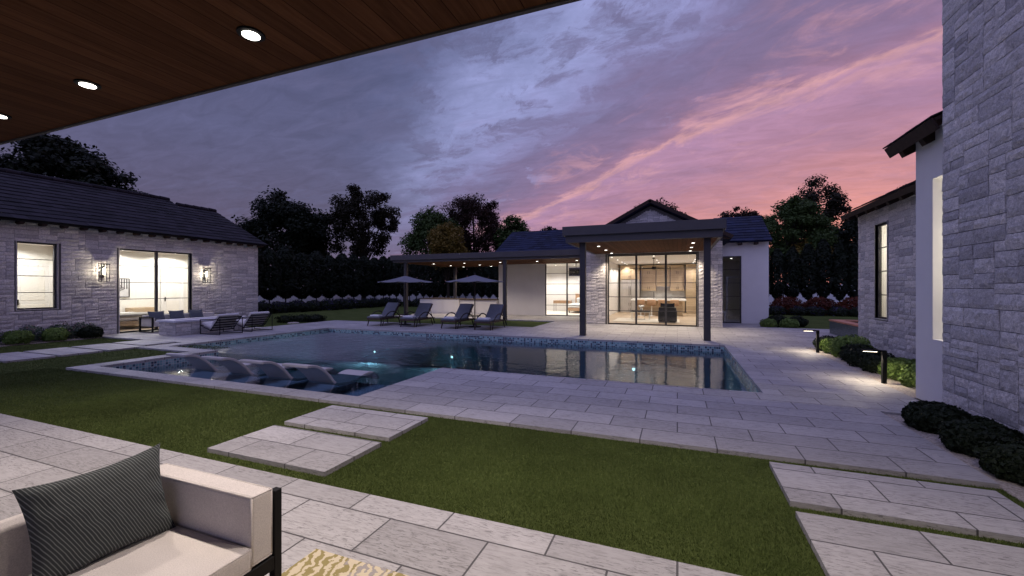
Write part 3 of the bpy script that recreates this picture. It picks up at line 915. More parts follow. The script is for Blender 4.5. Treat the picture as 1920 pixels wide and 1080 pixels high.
# kitchen furniture (each stands on the floor)
def cabinet(name, label, x0, x1, y0, y1, z0, z1, mat, rows, cols, handles='v', cat='cabinet'):
    t = thing(name, label, cat, ((x0+x1)/2, (y0+y1)/2, z0))
    m = MB(); m.box(x0, y0+.02, z0, x1, y1, z1); m.build('body', M[mat], t)
    zs = [z0+(z1-z0)*k for k in rows]
    for i in range(len(rows)-1):
        for c in range(cols):
            a = x0+(x1-x0)*c/cols+.004; bb = x0+(x1-x0)*(c+1)/cols-.004
            m = MB(); m.box(a, y0, zs[i]+.004, bb, y0+.018, zs[i+1]-.004)
            dr = m.build('door', M[mat], t, bevel=.003, seg=1)
            m = MB()
            if handles == 'h': m.box((a+bb)/2-.12, y0-.03, zs[i+1]-.09, (a+bb)/2+.12, y0-.015, zs[i+1]-.075)
            else:
                hx = bb-.05 if c % 2 == 0 else a+.05
                L = min(.6 if handles == 'V' else .16, (zs[i+1]-zs[i])*.5); zc = zs[i]+.1 if handles == 'v' else (zs[i]+zs[i+1])/2-L/2
                m.box(hx-.01, y0-.035, zc, hx+.01, y0-.018, zc+L)
            hd = m.build('handle', M['dark_wood'], None); hd.parent = dr
            off = root_loc(t)
            for v in hd.data.vertices: v.co = v.co-off
    return t
cabinet('refrigerator', 'grey panelled refrigerator in the oak kitchen wall', -3.5, -2.28, 28.55, 29.38, .02, 2.12, 'grey_panel', [0, .16, .34, 1], 2, 'V', 'refrigerator')
cabinet('wall_cabinet', 'oak cabinet above the grey refrigerator', -3.5, -2.28, 28.6, 29.38, 2.15, 3.08, 'oak', [0, .42, 1], 2)
cabinet('wall_cabinet', 'oak wall cabinet between the refrigerator and the range hood', -2.2, -1.3, 28.95, 29.38, 1.42, 3.08, 'oak', [0, .6, 1], 2)
cabinet('wall_cabinet', 'oak wall cabinet between the range hood and the tall pantry', -.42, .42, 28.95, 29.38, 1.42, 3.08, 'oak', [0, .6, 1], 2)
cabinet('base_cabinet', 'oak base cabinets along the marble backsplash behind the island', -2.26, .44, 28.75, 29.38, .02, .9, 'oak', [0, .5, 1], 4, 'h')
cabinet('pantry_cabinet', 'tall oak pantry cabinet at the bath side of the kitchen', .5, 1.48, 28.6, 29.38, .02, 3.08, 'oak', [0, .45, 1], 1, 'V')
m = MB(); m.box(-1.26, 28.86, 1.76, -.46, 29.38, 3.08); m.box(-1.27, 28.84, 1.70, -.45, 29.38, 1.78); tag(m.build('range_hood', M['oak']), 'oak clad range hood above the marble backsplash', 'range hood')
m = MB(); m.box(-2.26, 29.386, .93, .47, 29.398, 2.2); tag(m.build('backsplash', M['marble']), 'veined marble backsplash behind the kitchen counter', 'backsplash')
m = MB(); m.box(-2.28, 28.7, .902, .46, 29.384, .93); tag(m.build('countertop', M['white_top']), 'white countertop under the marble backsplash', 'countertop')
t = thing('kitchen_island', 'kitchen island with thick white top and oak base', 'kitchen island', (-1, 26, 0))
m = MB(); m.box(-2.3, 25.95, .012, .28, 26.85, .87); m.build('base', M['oak'], t)
m = MB(); m.box(-2.52, 25.5, .872, .47, 26.95, .955); m.build('top', M['white_top'], t, bevel=.006, seg=1)
m = MB(); m.tube([(-1.3, 26.6, .955), (-1.3, 26.6, 1.3), (-1.3, 26.52, 1.36), (-1.3, 26.4, 1.33)], .016, 8); m.build('faucet', M['black_metal'], t)
m = MB(); m.box(-1.2, 26.3, .957, -.3, 26.7, .965); m.build('cooktop', M['black_metal'], t)
SLB = ['tan bar stool at the refrigerator end of the island', 'tan bar stool second from the refrigerator end of the island', 'tan bar stool behind the coffee table flowers, third along the island', 'tan bar stool partly hidden by the dark armchair']
for k, x in enumerate((-1.95, -1.36, -.77, -.14)):
    t = thing('bar_stool', SLB[k], 'bar stool', (x, 25.3, .012), 'bar stools at the kitchen island')
    m = MB(); m.box(x-.22, 25.1, .6, x+.22, 25.5, .68); m.build('seat', M['tan'], t, bevel=.03)
    m = MB(); m.grid(lambda u, v: (x-.23+.46*u, 25.06-.05*math.sin(math.pi*u)-.03*v, .66+.28*v), 8, 3); o = m.build('backrest', M['tan'], t, smooth=True)
    s_ = o.modifiers.new('s', 'SOLIDIFY'); s_.thickness = .04
    m = MB(); m.tube([(x, 25.3, .03), (x, 25.3, .6)], .03, 10); m.lathe([(.2, 0), (.2, .015), (.05, .03)], (x, 25.3, .012), 20); m.build('pedestal', M['white_metal'], t)
m = MB(); m.box(-2.9, 20.6, .013, .1, 22.9, .022); tag(m.build('living_rug', M['rug_in']), 'pale rug under the coffee table inside the sliding door', 'rug')
t = thing('coffee_table', 'coffee table with black top and white wire frame', 'coffee table', (-1.7, 22.2, .022))
m = MB(); m.box(-2.18, 21.85, .42, -1.26, 22.6, .46); m.build('tabletop', M['black_metal'], t)
m = MB()
for x in (-2.15, -1.29):
    for y in (21.9, 22.55): m.box(x-.013, y-.013, .022, x+.013, y+.013, .419)
for x in (-2.15, -1.29): m.box(x-.012, 21.913, .39, x+.012, 22.537, .418)
m.box(-2.137, 21.888, .39, -1.303, 21.912, .418)
for x in (-1.95, -1.5): m.box(x-.01, 21.89, .022, x+.01, 21.91, .39)
m.build('frame', M['white_metal'], t)
t = thing('vase', 'white vase of flowers on the black coffee table', 'vase', (-1.68, 22.2, .46))
m = MB(); m.lathe([(.05, 0), (.075, .05), (.06, .12), (.035, .15)], (-1.68, 22.2, .46), 16); m.build('pot', M['white_metal'], t, smooth=True)
m = MB()
for k in range(9):
    a = k*.7; r_ = .1 if k else 0; m.lathe([(.01, 0), (.05, .02), (.055, .05), (.03, .08)], (-1.68+r_*math.cos(a), 22.2+r_*math.sin(a), .61+.03*(k % 3)), 8)
m.build('flowers', M['white_top'], t, smooth=True)
t = thing('armchair', 'charcoal armchair seen from behind through the sliding door', 'armchair', (-.42, 20.9, .022))
m = MB(); m.box(-.80, 20.5, .06, -.04, 20.68, .72); m.build('backrest', M['dark_fabric'], t, bevel=.04)
for x in (-.83, -.14):
    m = MB(); m.box(x, 20.69, .06, x+.13, 21.3, .56); m.build('armrest', M['dark_fabric'], t, bevel=.03)
m = MB(); m.box(-.69, 20.69, .1, -.15, 21.3, .44); m.build('seat', M['dark_fabric'], t, bevel=.04)
for x in (-.76, -.1):
    for y in (20.55, 21.25):
        m = MB(); m.tube([(x, y, .022), (x, y, .06)], .02, 8); m.build('leg', M['black_metal'], t)
m = MB(); m.grid(lambda u, v: (-.72+.6*u, 20.72-.05*math.sin(math.pi*u)*math.sin(math.pi*v), .55+.36*v-.04*math.sin(math.pi*u)), 10, 8)
o = m.build('cushion', M['dark_fabric'], smooth=True); s_ = o.modifiers.new('s', 'SOLIDIFY'); s_.thickness = .1; s_.offset = 0; tag(o, 'dark loose cushion leaning on the charcoal armchair', 'cushion')
def ceiling_fan(x, y, z, label, rad, ang0):
    t = thing('ceiling_fan', label, 'ceiling fan', (x, y, z))
    m = MB(); m.tube([(x, y, z), (x, y, z-.45)], .014, 8); m.lathe([(.07, -.04), (.07, 0)], (x, y, z), 16); m.build('rod', M['black_metal'], t)
    m = MB(); m.lathe([(.05, -.60), (.11, -.57), (.12, -.50), (.06, -.45)], (x, y, z), 18); m.build('motor', M['black_metal'], t, smooth=True)
    for k in range(4):
        a = ang0+k*math.pi/2; u = Vector((math.cos(a), math.sin(a), 0)); w_ = Vector((-math.sin(a), math.cos(a), .18)).normalized()
        m = MB(); m.obox((x, y, z-.53), u, w_, u.cross(w_), .1, rad, -.06, .06, -.006, .006); m.build('blade', M['dark_wood'], t)
ceiling_fan(-1.13, 23, 3.15, 'dark ceiling fan hanging in the lit kitchen', .72, .35)
KL = 'small recessed kitchen ceiling light in a row, seen through the sliding door'
for x, ysx in ((-3.05, (21.5, 23.7, 25.7, 27.1, 28.3)), (-1.05, (21.3, 24.6, 27.2)), (.9, (21.0, 22.8, 24.6, 26.2, 28.0))):
    for y in ysx:
        downlight(x, y, 3.15, KL, 'recessed kitchen ceiling lights', 125 if y < 28 else 95, 135, r=.06, blend=.6, color=(1, .90, .80))
m = MB(); m.box(-3.648, 21.6, .75, -3.60, 21.9, 1.12); tag(m.build('wall_art', M['dark_wood']), 'small dark framed picture on the kitchen side wall', 'wall art')

# bedroom of the pool house
t = thing('bed', 'bed with white bedding in the pool house bedroom', 'bed', (-5.6, 27.6, .012))
m = MB(); m.box(-6.5, 26.3, .16, -4.4, 28.8, .34); m.build('frame', M['tan'], t, bevel=.02)
m = MB(); m.box(-6.46, 26.34, .342, -4.44, 28.75, .60); m.build('mattress', M['bedding'], t, bevel=.07, seg=3)
m = MB(); m.box(-6.55, 28.8, .012, -4.35, 28.92, 1.2); m.build('headboard', M['tan'], t, bevel=.02)
for x in (-6.4, -4.5):
    m = MB(); m.tube([(x, 26.4, .012), (x, 26.4, .16)], .03, 8); m.build('leg', M['dark_wood'], t)
for x in (-6.0, -5.0):
    m = MB(); m.box(x-.38, 28.35, .602, x+.38, 28.78, .95); tag(m.build('bed_pillow', M['bedding'], bevel=.08, seg=3), 'white bed pillow against the headboard, '+('near the writing desk' if x < -5.5 else 'away from the writing desk'), 'pillow')
t = thing('side_table', 'brown wooden table with thin legs beside the white bed', 'table', (-7.3, 28.3, .012))
m = MB(); m.box(-7.9, 28.0, .55, -6.75, 28.6, .75); m.build('tabletop', M['tan'], t)
for x in (-7.86, -6.79):
    for y in (28.04, 28.56):
        m = MB(); m.tube([(x, y, .012), (x, y, .55)], .015, 6); m.build('leg', M['dark_wood'], t)
t = thing('transom_window', 'high dark window on the back wall above the bed', 'window', (-5.9, 28.99, 2.45))
m = MB(); m.box(-7.05, 28.96, 2.42, -4.6, 28.995, 3.02); m.build('frame', M['bronze'], t)
m = MB(); m.box(-7.0, 28.95, 2.47, -4.65, 28.961, 2.97); m.build('pane', M['black_metal'], t)
ceiling_fan(-6.0, 26.6, 3.15, 'dark ceiling fan above the pool house bed', .6, .5)
for x in (-9.0, -7.7, -6.4, -4.8):
    for y in (24.9, 27.9):
        downlight(x, y, 3.15, 'small recessed bedroom ceiling light behind the narrow sliding door', 'recessed bedroom ceiling lights', 210, 125, r=.06, color=(1, .93, .86))

# dim bath: framed shower screen and bench
t = thing('shower_screen', 'dark framed shower screen behind the unlit glass door', 'shower screen', (2.5, 23, .012))
m = MB()
for x in (2.25, 3.2): m.box(x-.025, 22.98, .012, x+.025, 23.03, 2.15)
m.box(2.275, 22.98, 2.10, 3.175, 23.03, 2.15); m.box(2.275, 22.98, .012, 3.175, 23.03, .06); m.build('frame', M['steel'], t)
m = MB(); m.box(2.275, 23.0, .06, 3.175, 23.01, 2.10); m.build('pane', M['glass'], t)
downlight(2.6, 24.6, 3.149, 'added dim fill light brightening the bath behind the unlit glass door', None, 6, 130)  # added fill lamp that lifts the dark bath, no lamp known here
t = thing('bath_bench', 'white bench low behind the unlit glass door', 'bench', (2.1, 22.6, .012))
m = MB(); m.box(1.75, 22.4, .42, 2.15, 22.8, .48); m.build('seat', M['white_top'], t)
for x in (1.78, 2.10):
    m = MB(); m.box(x, 22.45, .012, x+.03, 22.75, .42); m.build('leg', M['white_metal'], t)

# ================================================================== PAVILION
pv = thing('pavilion', 'flat roofed open pavilion with recessed lights joined to the pool house', 'pavilion', (-9, 22, 0))
m = MB()
m.box(-14.78, 19.35, 3.12, -3.87, 25.5, 3.40)
m.build('roof', M['fascia'], pv, bevel=.006, seg=1)
m = MB(); m.box(-14.68, 19.45, 3.0, -3.87, 19.55, 3.121); m.box(-14.68, 19.55, 3.0, -14.58, 25.4, 3.121); m.box(-14.58, 25.3, 3.0, -10.1, 25.4, 3.121); m.build('beam', M['fascia'], pv)
m = MB(); m.box(-14.58, 19.55, 3.012, -10.09, 25.3, 3.05); m.box(-10.09, 19.55, 3.012, -3.87, 23.58, 3.05); m.build('ceiling', M['soffit'], pv)
for x, y in ((-13.95, 19.65), (-8.05, 19.65), (-13.95, 25.2)):
    m = MB(); m.box(x-.085, y-.085, 0, x+.085, y+.085, 3.01); m.build('column', M['bronze'], pv, bevel=.004, seg=1)
PVL = [(-13.2, 21.3, 'corner of the pavilion over the first umbrella'), (-13.2, 23.3, 'outer edge of the pavilion, middle row'), (-11.2, 21.3, 'pavilion front row between the umbrellas'), (-13.2, 25.0, 'outer back corner of the pavilion'),
       (-11.2, 23.3, 'pavilion middle row between the umbrellas'), (-11.2, 25.0, 'pavilion back row over the bar'), (-9.0, 21.3, 'pavilion front row by the second umbrella'), (-6.86, 21.2, 'pavilion front row over the white wall'), (-4.75, 21.2, 'pavilion front row over the bedroom door')]
for x, y, l in PVL:
    downlight(x, y, 3.012, 'recessed light, '+l, 'recessed lights of the pavilion', 120, 120, r=.065)
# outdoor bar
t = thing('outdoor_bar', 'white outdoor bar counter with stone top under the pavilion', 'bar counter', (-12.5, 24, 0))
m = MB(); m.box(-15.4, 23.2, 0, -12.6, 24.0, .90); m.box(-12.6, 23.35, 0, -10.12, 24.0, .86); m.box(-15.4, 24.0, 0, -14.7, 25.6, .90)
m.build('counter', M['stucco'], t)
m = MB(); m.box(-15.44, 23.16, .902, -12.6, 24.05, .95); m.box(-12.6, 23.25, .862, -10.11, 24.05, .93); m.box(-15.44, 24.05, .902, -14.65, 25.64, .95); m.build('countertop', M['wicker'], t)
for x in (-14.2, -13.2, -11.9, -10.9):
    m = MB(); m.box(x-.46, 23.185 if x < -12.6 else 23.335, .08, x+.46, 23.2 if x < -12.6 else 23.35, .82); m.build('door', M['stucco'], t, bevel=.004, seg=1)
# ================================================================== GUEST HOUSE
gh = thing('guest_house', 'long stone guest house with dark tiled roof and lit windows beside the fire pit', 'house', (-18.3, 7, 0))
FX = -18.3
m = MB(); m.cur = 1
OP = [(8.38, 9.27, .95, 3.0), (10.87, 13.26, 0, 3.0)]
wall_panel(m, (FX, -2, 0), (0,1,0), (0,0,1), (1,0,0), 16.15, 3.66, .25, OP)
m.cur = 0
ashlar(m, (FX, -2, 0), (0,1,0), (0,0,1), (1,0,0), 16.15, 3.66, OP, 21, .085, .05, (3, 7), (2, 3), .03, .09)
for (a, b_, z0, z1) in OP:    # stone reveals
    m.box(FX-.2, a-2-.02, z0, FX+.012, a-2, z1+.02); m.box(FX-.2, b_-2, z0, FX+.012, b_-2+.02, z1+.02)
    m.box(FX-.2, a-2, z1, FX+.012, b_-2, z1+.02)
    if z0 > 0: m.box(FX-.2, a-2-.02, z0-.02, FX+.016, b_-2+.02, z0)
m.build('stone_wall', [M['stone'], M['mortar']], gh)
m = MB()
m.box(-26.1, 13.95, 0, -18.551, 14.149, 3.66); m.box(-26.1, -2, 0, -25.9, 13.95, 3.66); m.box(-25.9, -2, 0, -18.551, -1.8, 3.66)
m.add([(-26.1, 13.95, 3.66), (-18.3, 13.95, 3.66), (-22.2, 13.95, 5.2), (-26.1, 14.149, 3.66), (-18.3, 14.149, 3.66), (-22.2, 14.149, 5.2)], [(0,2,1), (3,4,5), (0,1,4,3), (1,2,5,4), (2,0,3,5)])
m.build('end_wall', M['stucco'], gh)
rf = MB(); S = slope_dir(-1, 0, .5); k5 = math.hypot(1, .5)
tiled_slope(rf, (-17.96, -2.3, 3.62), (0, 1, 0), 14.9, S, 4.14*k5, .34, .36, 31)
slab_slope(rf, (-17.98, -2.28, 3.61), (0, 1, 0), 14.86, S, 4.12*k5, .06)
tiled_slope(rf, (-17.96, 12.6, 3.615), (0, 1, 0), 1.78, S, 3.62*k5, .34, .36, 32)
slab_slope(rf, (-17.98, 12.58, 3.605), (0, 1, 0), 1.78, S, 3.6*k5, .06)
slab_slope(rf, (-26.3, -2.28, 3.61), (0, 1, 0), 14.86, slope_dir(1, 0, .5), 4.19*k5, .05)
rf.build('roof', M['slate'], gh)
m = MB()
for k in range(37):
    m.tube([(-22.1, -2.2+.4*k, 5.72), (-22.1, -2.2+.4*k+.39, 5.71)], [.11, .10], 10)
m.build('ridge_cap', M['slate'], gh)
m = MB()
for k in range(5):
    m.tube([(-21.6, 12.62+.36*k, 5.46), (-21.6, 12.62+.36*k+.34, 5.45)], [.11, .10], 10)
m.build('ridge_cap', M['slate'], gh)
for k in range(34):
    y = -1.85+.485*k
    q = MB(); q.tube([(FX-.1, y, 3.55), (-18.02, y, 3.55)], .062, 10); q.build('rafter_end', M['rafter'], gh)
m = MB(); m.box(-22.4, -1.8, -.2, -18.551, 13.95, .012); m.build('room_floor', M['oak_floor'], gh)
m = MB(); m.box(-22.4, -1.8, 3.2, -18.551, 13.95, 3.25); m.build('room_ceiling', M['inner_ceiling'], gh)
m = MB(); m.box(-22.5, -1.8, 0, -22.4, 13.95, 3.2); m.box(-22.4, 8.78, .013, -18.552, 8.86, 3.2); m.box(-22.4, 3.0, .013, -18.552, 3.08, 3.2)
m.box(-22.4, 13.9, .013, -18.552, 13.95, 3.2); m.box(-18.558, 3.08, .013, -18.552, 6.37, 3.2)
m.build('room_wall', M['inner_wall'], gh)
window(gh, (-18.42, 6.38, .95), (0,1,0), (1,0,0), .89, 2.05, [], [.51, 1.02, 1.53], .045, .07, .02, 'window', .07)
window(gh, (-18.42, 8.87, 0), (0,1,0), (1,0,0), 2.39, 3.0, [1.195], [.6, 1.2, 1.8, 2.4], .05, .07, .022, 'sliding_door', .09)
def panel_door(Y0, Y1, lab):
    t = thing('interior_door', lab, 'door', (-22.39, (Y0+Y1)/2, .012))
    m = MB(); m.box(-22.399, Y0, .012, -22.35, Y1, 2.42); m.build('leaf', M['inner_ceiling'], t)
    m = MB(); m.box(-22.399, Y0-.1, .012, -22.33, Y0, 2.53); m.box(-22.399, Y1, .012, -22.33, Y1+.1, 2.53); m.box(-22.399, Y0, 2.42, -22.33, Y1, 2.53); m.build('frame', M['inner_ceiling'], t)
    for z0, z1 in ((.2, 1.0), (1.15, 2.25)):
        m = MB(); m.box(-22.349, Y0+.13, z0, -22.338, Y1-.13, z1); m.build('door_panel', M['inner_wall'], t, bevel=.008, seg=1)
    m = MB(); m.box(-22.33, Y0+.05, .98, -22.30, Y0+.075, 1.18); m.build('handle', M['black_metal'], t)
panel_door(12.5, 13.3, 'white panelled door inside the guest house behind the sliding door')
panel_door(7.75, 8.65, 'white panelled door inside the guest house behind the small window')
t = thing('wall_art', 'framed black and white line art on the guest house bedroom wall', 'wall art', (-22.39, 10.8, 1.6))
m = MB(); m.box(-22.398, 10.35, 1.2, -22.37, 11.2, 2.02); m.build('canvas', M['light_cushion'], t)
m = MB()
for a in (10.35, 11.175): m.box(-22.37, a, 1.2, -22.35, a+.025, 2.02)
m.box(-22.37, 10.375, 1.2, -22.35, 11.175, 1.225); m.box(-22.37, 10.375, 1.995, -22.35, 11.175, 2.02)
for k in range(8): m.box(-22.369, 10.46+k*.09, 1.62-abs(k-4)*.02, -22.36, 10.485+k*.09, 1.995)
for k in range(6):
    m.obox((-22.369, 10.40, 1.26+k*.07), (0, .9, .43), (0, -.43, .9), (1, 0, 0), 0, .7-.05*k, 0, .022, 0, .009)
m.build('lines', M['black_metal'], t)
t = thing('bed', 'bed with grey blanket inside the guest house sliding door', 'bed', (-20.2, 10.2, .012))
m = MB(); m.box(-21.9, 9.3, .16, -19.6, 11.0, .33); m.build('frame', M['oak'], t, bevel=.02)
m = MB(); m.box(-21.85, 9.33, .332, -19.65, 10.97, .58); m.build('mattress', M['bedding'], t, bevel=.06, seg=3)
m = MB(); m.box(-20.9, 9.31, .45, -19.62, 10.99, .60); m.build('blanket', M['blanket'], t, bevel=.06, seg=3)
for x in (-21.7, -19.8):
    for y in (9.4, 10.9):
        m = MB(); m.tube([(x, y, .012), (x, y, .16)], .03, 8); m.build('leg', M['dark_wood'], t)
cabinet('dresser', 'oak dresser beside the guest house bed', 0, 1, 0, 1, 0, 1, 'oak', [0, .5, 1], 1, 'h', 'dresser') if False else None
t = thing('dresser', 'low oak dresser on the guest house back wall', 'dresser', (-22.1, 11.5, .012))
m = MB(); m.box(-22.38, 11.05, .1, -21.95, 11.95, .74); m.build('body', M['oak'], t, bevel=.006, seg=1)
for z in (.13, .44):
    m = MB(); m.box(-21.949, 11.08, z, -21.93, 11.92, z+.28); dr = m.build('drawer', M['oak'], t, bevel=.004, seg=1)
for y in (11.1, 11.88):
    m = MB(); m.box(-22.3, y-.02, .012, -22.0, y+.02, .1); m.build('leg', M['dark_wood'], t)
for x, y in ((-21.6, 12.6), (-20.0, 12.6), (-21.6, 10.6), (-20.0, 10.0), (-21.5, 7.2), (-20.2, 6.6)):
    downlight(x, y, 3.2, 'recessed guest house ceiling light behind the '+('sliding door' if y > 9 else 'small window'), 'recessed guest house lights', 175 if y > 9 else 195, 168, r=.06, color=(1, .97, .94), blend=.25, soft=.08)

def lantern(y, lab):
    t = thing('wall_lantern', lab, 'wall lantern', (FX, y, 1.8), 'black lanterns on the guest house')
    X = FX+.03
    m = MB(); m.box(X, y-.06, 1.95, X+.02, y+.06, 2.3); m.box(X+.02, y-.02, 2.30, X+.06, y+.02, 2.34); m.build('back_plate', M['black_metal'], t)
    m = MB(); x0, x1, y0, y1, z0, z1 = X+.05, X+.25, y-.11, y+.11, 1.82, 2.40
    for a in (x0, x1-.014):
        for c in (y0, y1-.014): m.box(a, c, z0, a+.014, c+.014, z1)
    m.box(x0-.01, y0-.01, z1, x1+.01, y1+.01, z1+.03)
    for c in (y0, y1-.014): m.box(x0+.014, c, z0, x1-.014, c+.014, z0+.014)
    for a in (x0, x1-.014): m.box(a, y0+.014, z0, a+.014, y1-.014, z0+.014)
    m.build('frame', M['black_metal'], t)
    m = MB(); m.box(x0+.004, y0+.002, z0+.015, x0+.007, y1-.002, z1-.01); m.box(x1-.006, y0+.014, z0+.015, x1-.003, y1-.014, z1-.01)
    m.box(x0+.014, y0+.003, z0+.015, x1-.014, y0+.006, z1-.01); m.box(x0+.014, y1-.006, z0+.015, x1-.014, y1-.003, z1-.01); m.build('glass', M['glass'], t)
    m = MB(); m.tube([(X+.15, y, 2.05), (X+.15, y, 2.28)], .03, 12); m.build('bulb', M['bulb'], t)
    m = MB(); m.tube([(X+.15, y, 2.28), (X+.15, y, 2.40)], .02, 8); m.build('socket', M['black_metal'], t)
    lamp('lamp', (X+.15, y, 2.2), 62, t, 'POINT', rad=.045, color=(1, .86, .66))
lantern(8.36, 'black box lantern between the small window and the sliding door')
lantern(11.72, 'black box lantern on the wall behind the sofa pillows, beyond the sliding door')

# ================================================================== MAIN HOUSE (beside the deck)
mh = thing('main_house', 'tall stone and white house wing rising beside the pool deck', 'house', (3.3, 7, 0))
m = MB(); m.cur = 1
m.box(3.1, -4, 0, 6, 6.90, 7.4)
m.cur = 0
ashlar(m, (3.1, 3.0, -.05), (0,1,0), (0,0,1), (-1,0,0), 3.9, 7.4, (), 41, .085, .055, (3, 7), (2, 4), .028, .042, gap=.0035)
ashlar(m, (3.1, 6.90, -.05), (1,0,0), (0,0,1), (0,1,0), 2.0, 7.4, (), 42, .08, .05, (3, 7), (2, 4), .040, .06, gap=.005)
m.build('stone_tower', [M['stone_near'], M['mortar']], mh)
m = MB()
wall_panel(m, (3.25, 6.94, 0), (0,1,0), (0,0,1), (-1,0,0), .98, 3.76, .35, [(.06, .54, .9, 3.09)])
m.box(3.601, 7.72, 0, 6.5, 7.92, 3.76); m.box(6.3, 6.94, 0, 6.5, 7.72, 3.76); m.box(3.601, 6.94, 3.3, 6.3, 7.72, 3.4)
m.build('white_wall', M['stucco'], mh)
m = MB(); m.box(3.57, 7.0, .9, 3.60, 7.48, 3.09); m.build('slot_window', M['glass'], mh)
lamp('slot_lamp', (4.4, 7.05, 2.1), 90, mh, 'POINT', rad=.03, color=(1, .9, .75))
S = slope_dir(1, 0, .5)
rf = MB(); tiled_slope(rf, (3.02, 6.94, 3.76), (0,1,0), 1.31, S, 4*k5, .34, .36, 51); rf.build('roof', M['slate'], mh)
m = MB(); slab_slope(m, (3.03, 6.94, 3.755), (0,1,0), 1.30, S, 4*k5, .035); m.obox((3.03, 6.94, 3.735), (0,1,0), S, S.cross(Vector((0,1,0)))*-1 if S.cross(Vector((0,1,0))).z < 0 else S.cross(Vector((0,1,0))), .0, 1.3, -.025, 0, -.13, .03)
m.build('eave_board', M['rafter'], mh)
for y in (7.42, 7.98):
    q = MB(); q.obox((3.09, y, 3.69), (0,1,0), S, Vector((0,1,0)).cross(S)*(-1 if Vector((0,1,0)).cross(S).z < 0 else 1), 0, .11, 0, 1.2, -.15, 0); q.build('rafter_end', M['rafter'], mh)
# far wing
m = MB(); m.cur = 1
OPW = [(3.36, 4.0, .89, 3.09)]
wall_panel(m, (4.37, 8.5, 0), (0,1,0), (0,0,1), (-1,0,0), 4.97, 3.46, .12, OPW)
m.box(4.491, 13.22, 0, 9, 13.47, 3.46)
m.cur = 0
ashlar(m, (4.37, 8.5, 0), (0,1,0), (0,0,1), (-1,0,0), 4.97, 3.46, OPW, 43, .08, .05, (3, 7), (2, 3), .03, .07)
ashlar(m, (4.37, 13.47, 0), (1,0,0), (0,0,1), (0,1,0), 2.5, 3.46, (), 44, .08, .05, (3, 7), (2, 4), .018, .12)
m.box(4.358, 12.5, .89, 4.48, 12.515, 3.105); m.box(4.358, 11.845, .89, 4.48, 11.86, 3.105); m.box(4.358, 11.86, 3.09, 4.48, 12.5, 3.105); m.box(4.35, 11.845, .87, 4.48, 12.515, .89)
m.build('stone_wing_wall', [M['stone'], M['mortar']], mh)
window(mh, (4.455, 11.86, .89), (0,1,0), (-1,0,0), .64, 2.2, [], [.55, 1.1, 1.65], .04, .06, .02, 'window', .06)
m = MB(); m.box(6.3, 8.6, 0, 6.35, 13.2, 3.46); m.box(4.5, 11.2, 0, 6.3, 11.25, 3.46); m.box(4.5, 8.6, 3.3, 6.3, 13.2, 3.35); m.box(4.5, 11.25, .0, 6.3, 13.2, .01); m.box(4.5, 13.2, 0, 6.3, 13.215, 3.3); m.build('room_wall', M['inner_wall'], mh)
lamp('room_lamp', (5.3, 12.2, 2.6), 60, mh, 'POINT', rad=.08, color=(1, .92, .82))
rf = MB(); tiled_slope(rf, (4.02, 8.2, 3.50), (0,1,0), 5.4, S, 3.5*k5, .34, .36, 52); rf.build('wing_roof', M['slate'], mh)
m = MB(); slab_slope(m, (4.03, 8.2, 3.495), (0,1,0), 5.39, S, 3.5*k5, .035); m.obox((4.03, 8.2, 3.475), (0,1,0), S, S.cross(Vector((0,1,0)))*-1 if S.cross(Vector((0,1,0))).z < 0 else S.cross(Vector((0,1,0))), 0, 5.39, -.022, 0, -.09, .025)
m.build('wing_eave_board', M['rafter'], mh)
for k in range(9):
    y = 8.9+.55*k
    q = MB(); q.obox((4.08, y, 3.44), (0,1,0), S, Vector((0,1,0)).cross(S)*(-1 if Vector((0,1,0)).cross(S).z < 0 else 1), 0, .11, 0, .8, -.12, 0); q.build('rafter_end', M['rafter'], mh)

# spa
t = thing('spa', 'raised spa with green grey tiled side and rim painted in sunset glow beyond the stone wing', 'spa', (6.5, 16.5, 0))
m = MB(); m.box(5.02, 14.6, 0, 8.2, 14.8, .44); m.box(5.02, 14.8, 0, 5.22, 17.85, .44); m.box(5.02, 17.85, 0, 8.2, 18.05, .44); m.box(8.0, 14.8, 0, 8.2, 17.85, .44); m.box(5.22, 14.8, 0, 8.0, 17.85, .05); m.build('basin', M['spa_tile'], t)
m = MB(); m.box(5.0, 14.58, .442, 8.22, 14.9, .49); m.box(5.0, 14.9, .442, 5.32, 17.75, .49); m.box(5.0, 17.75, .442, 8.22, 18.07, .49); m.box(7.9, 14.9, .442, 8.22, 17.75, .49); m.build('rim', M['sunset_tint'], t)
m = MB(); m.quad((5.22, 14.8, .42), (8.0, 14.8, .42), (8.0, 17.85, .42), (5.22, 17.85, .42)); m.build('spa_water', M['water'], t)

# path lights
def bollard(x, y, lab):
    t = thing('path_light', lab, 'path light', (x, y, 0), 'angled path lights along the planting bed')
    m = MB(); m.box(x-.03, y-.03, -.05, x+.03, y+.03, .545); m.build('post', M['black_metal'], t, bevel=.003, seg=1)
    m = MB(); m.box(x-.31, y-.032, .520, x-.031, y+.032, .547); m.build('arm', M['black_metal'], t, bevel=.003, seg=1)
    m = MB(); m.box(x-.29, y-.022, .514, x-.10, y+.022, .5195); m.build('led_strip', M['led'], t)
    lamp('lamp', (x-.2, y, .50), 26, t, ang=165, blend=.5, rad=.03, color=(1, .84, .62))
bollard(3.27, 12.65, 'black angled path light, the smaller one at the end of the bed by the spa')
bollard(3.26, 8.97, 'black angled path light in front of the bright shrub nearest the white wall')

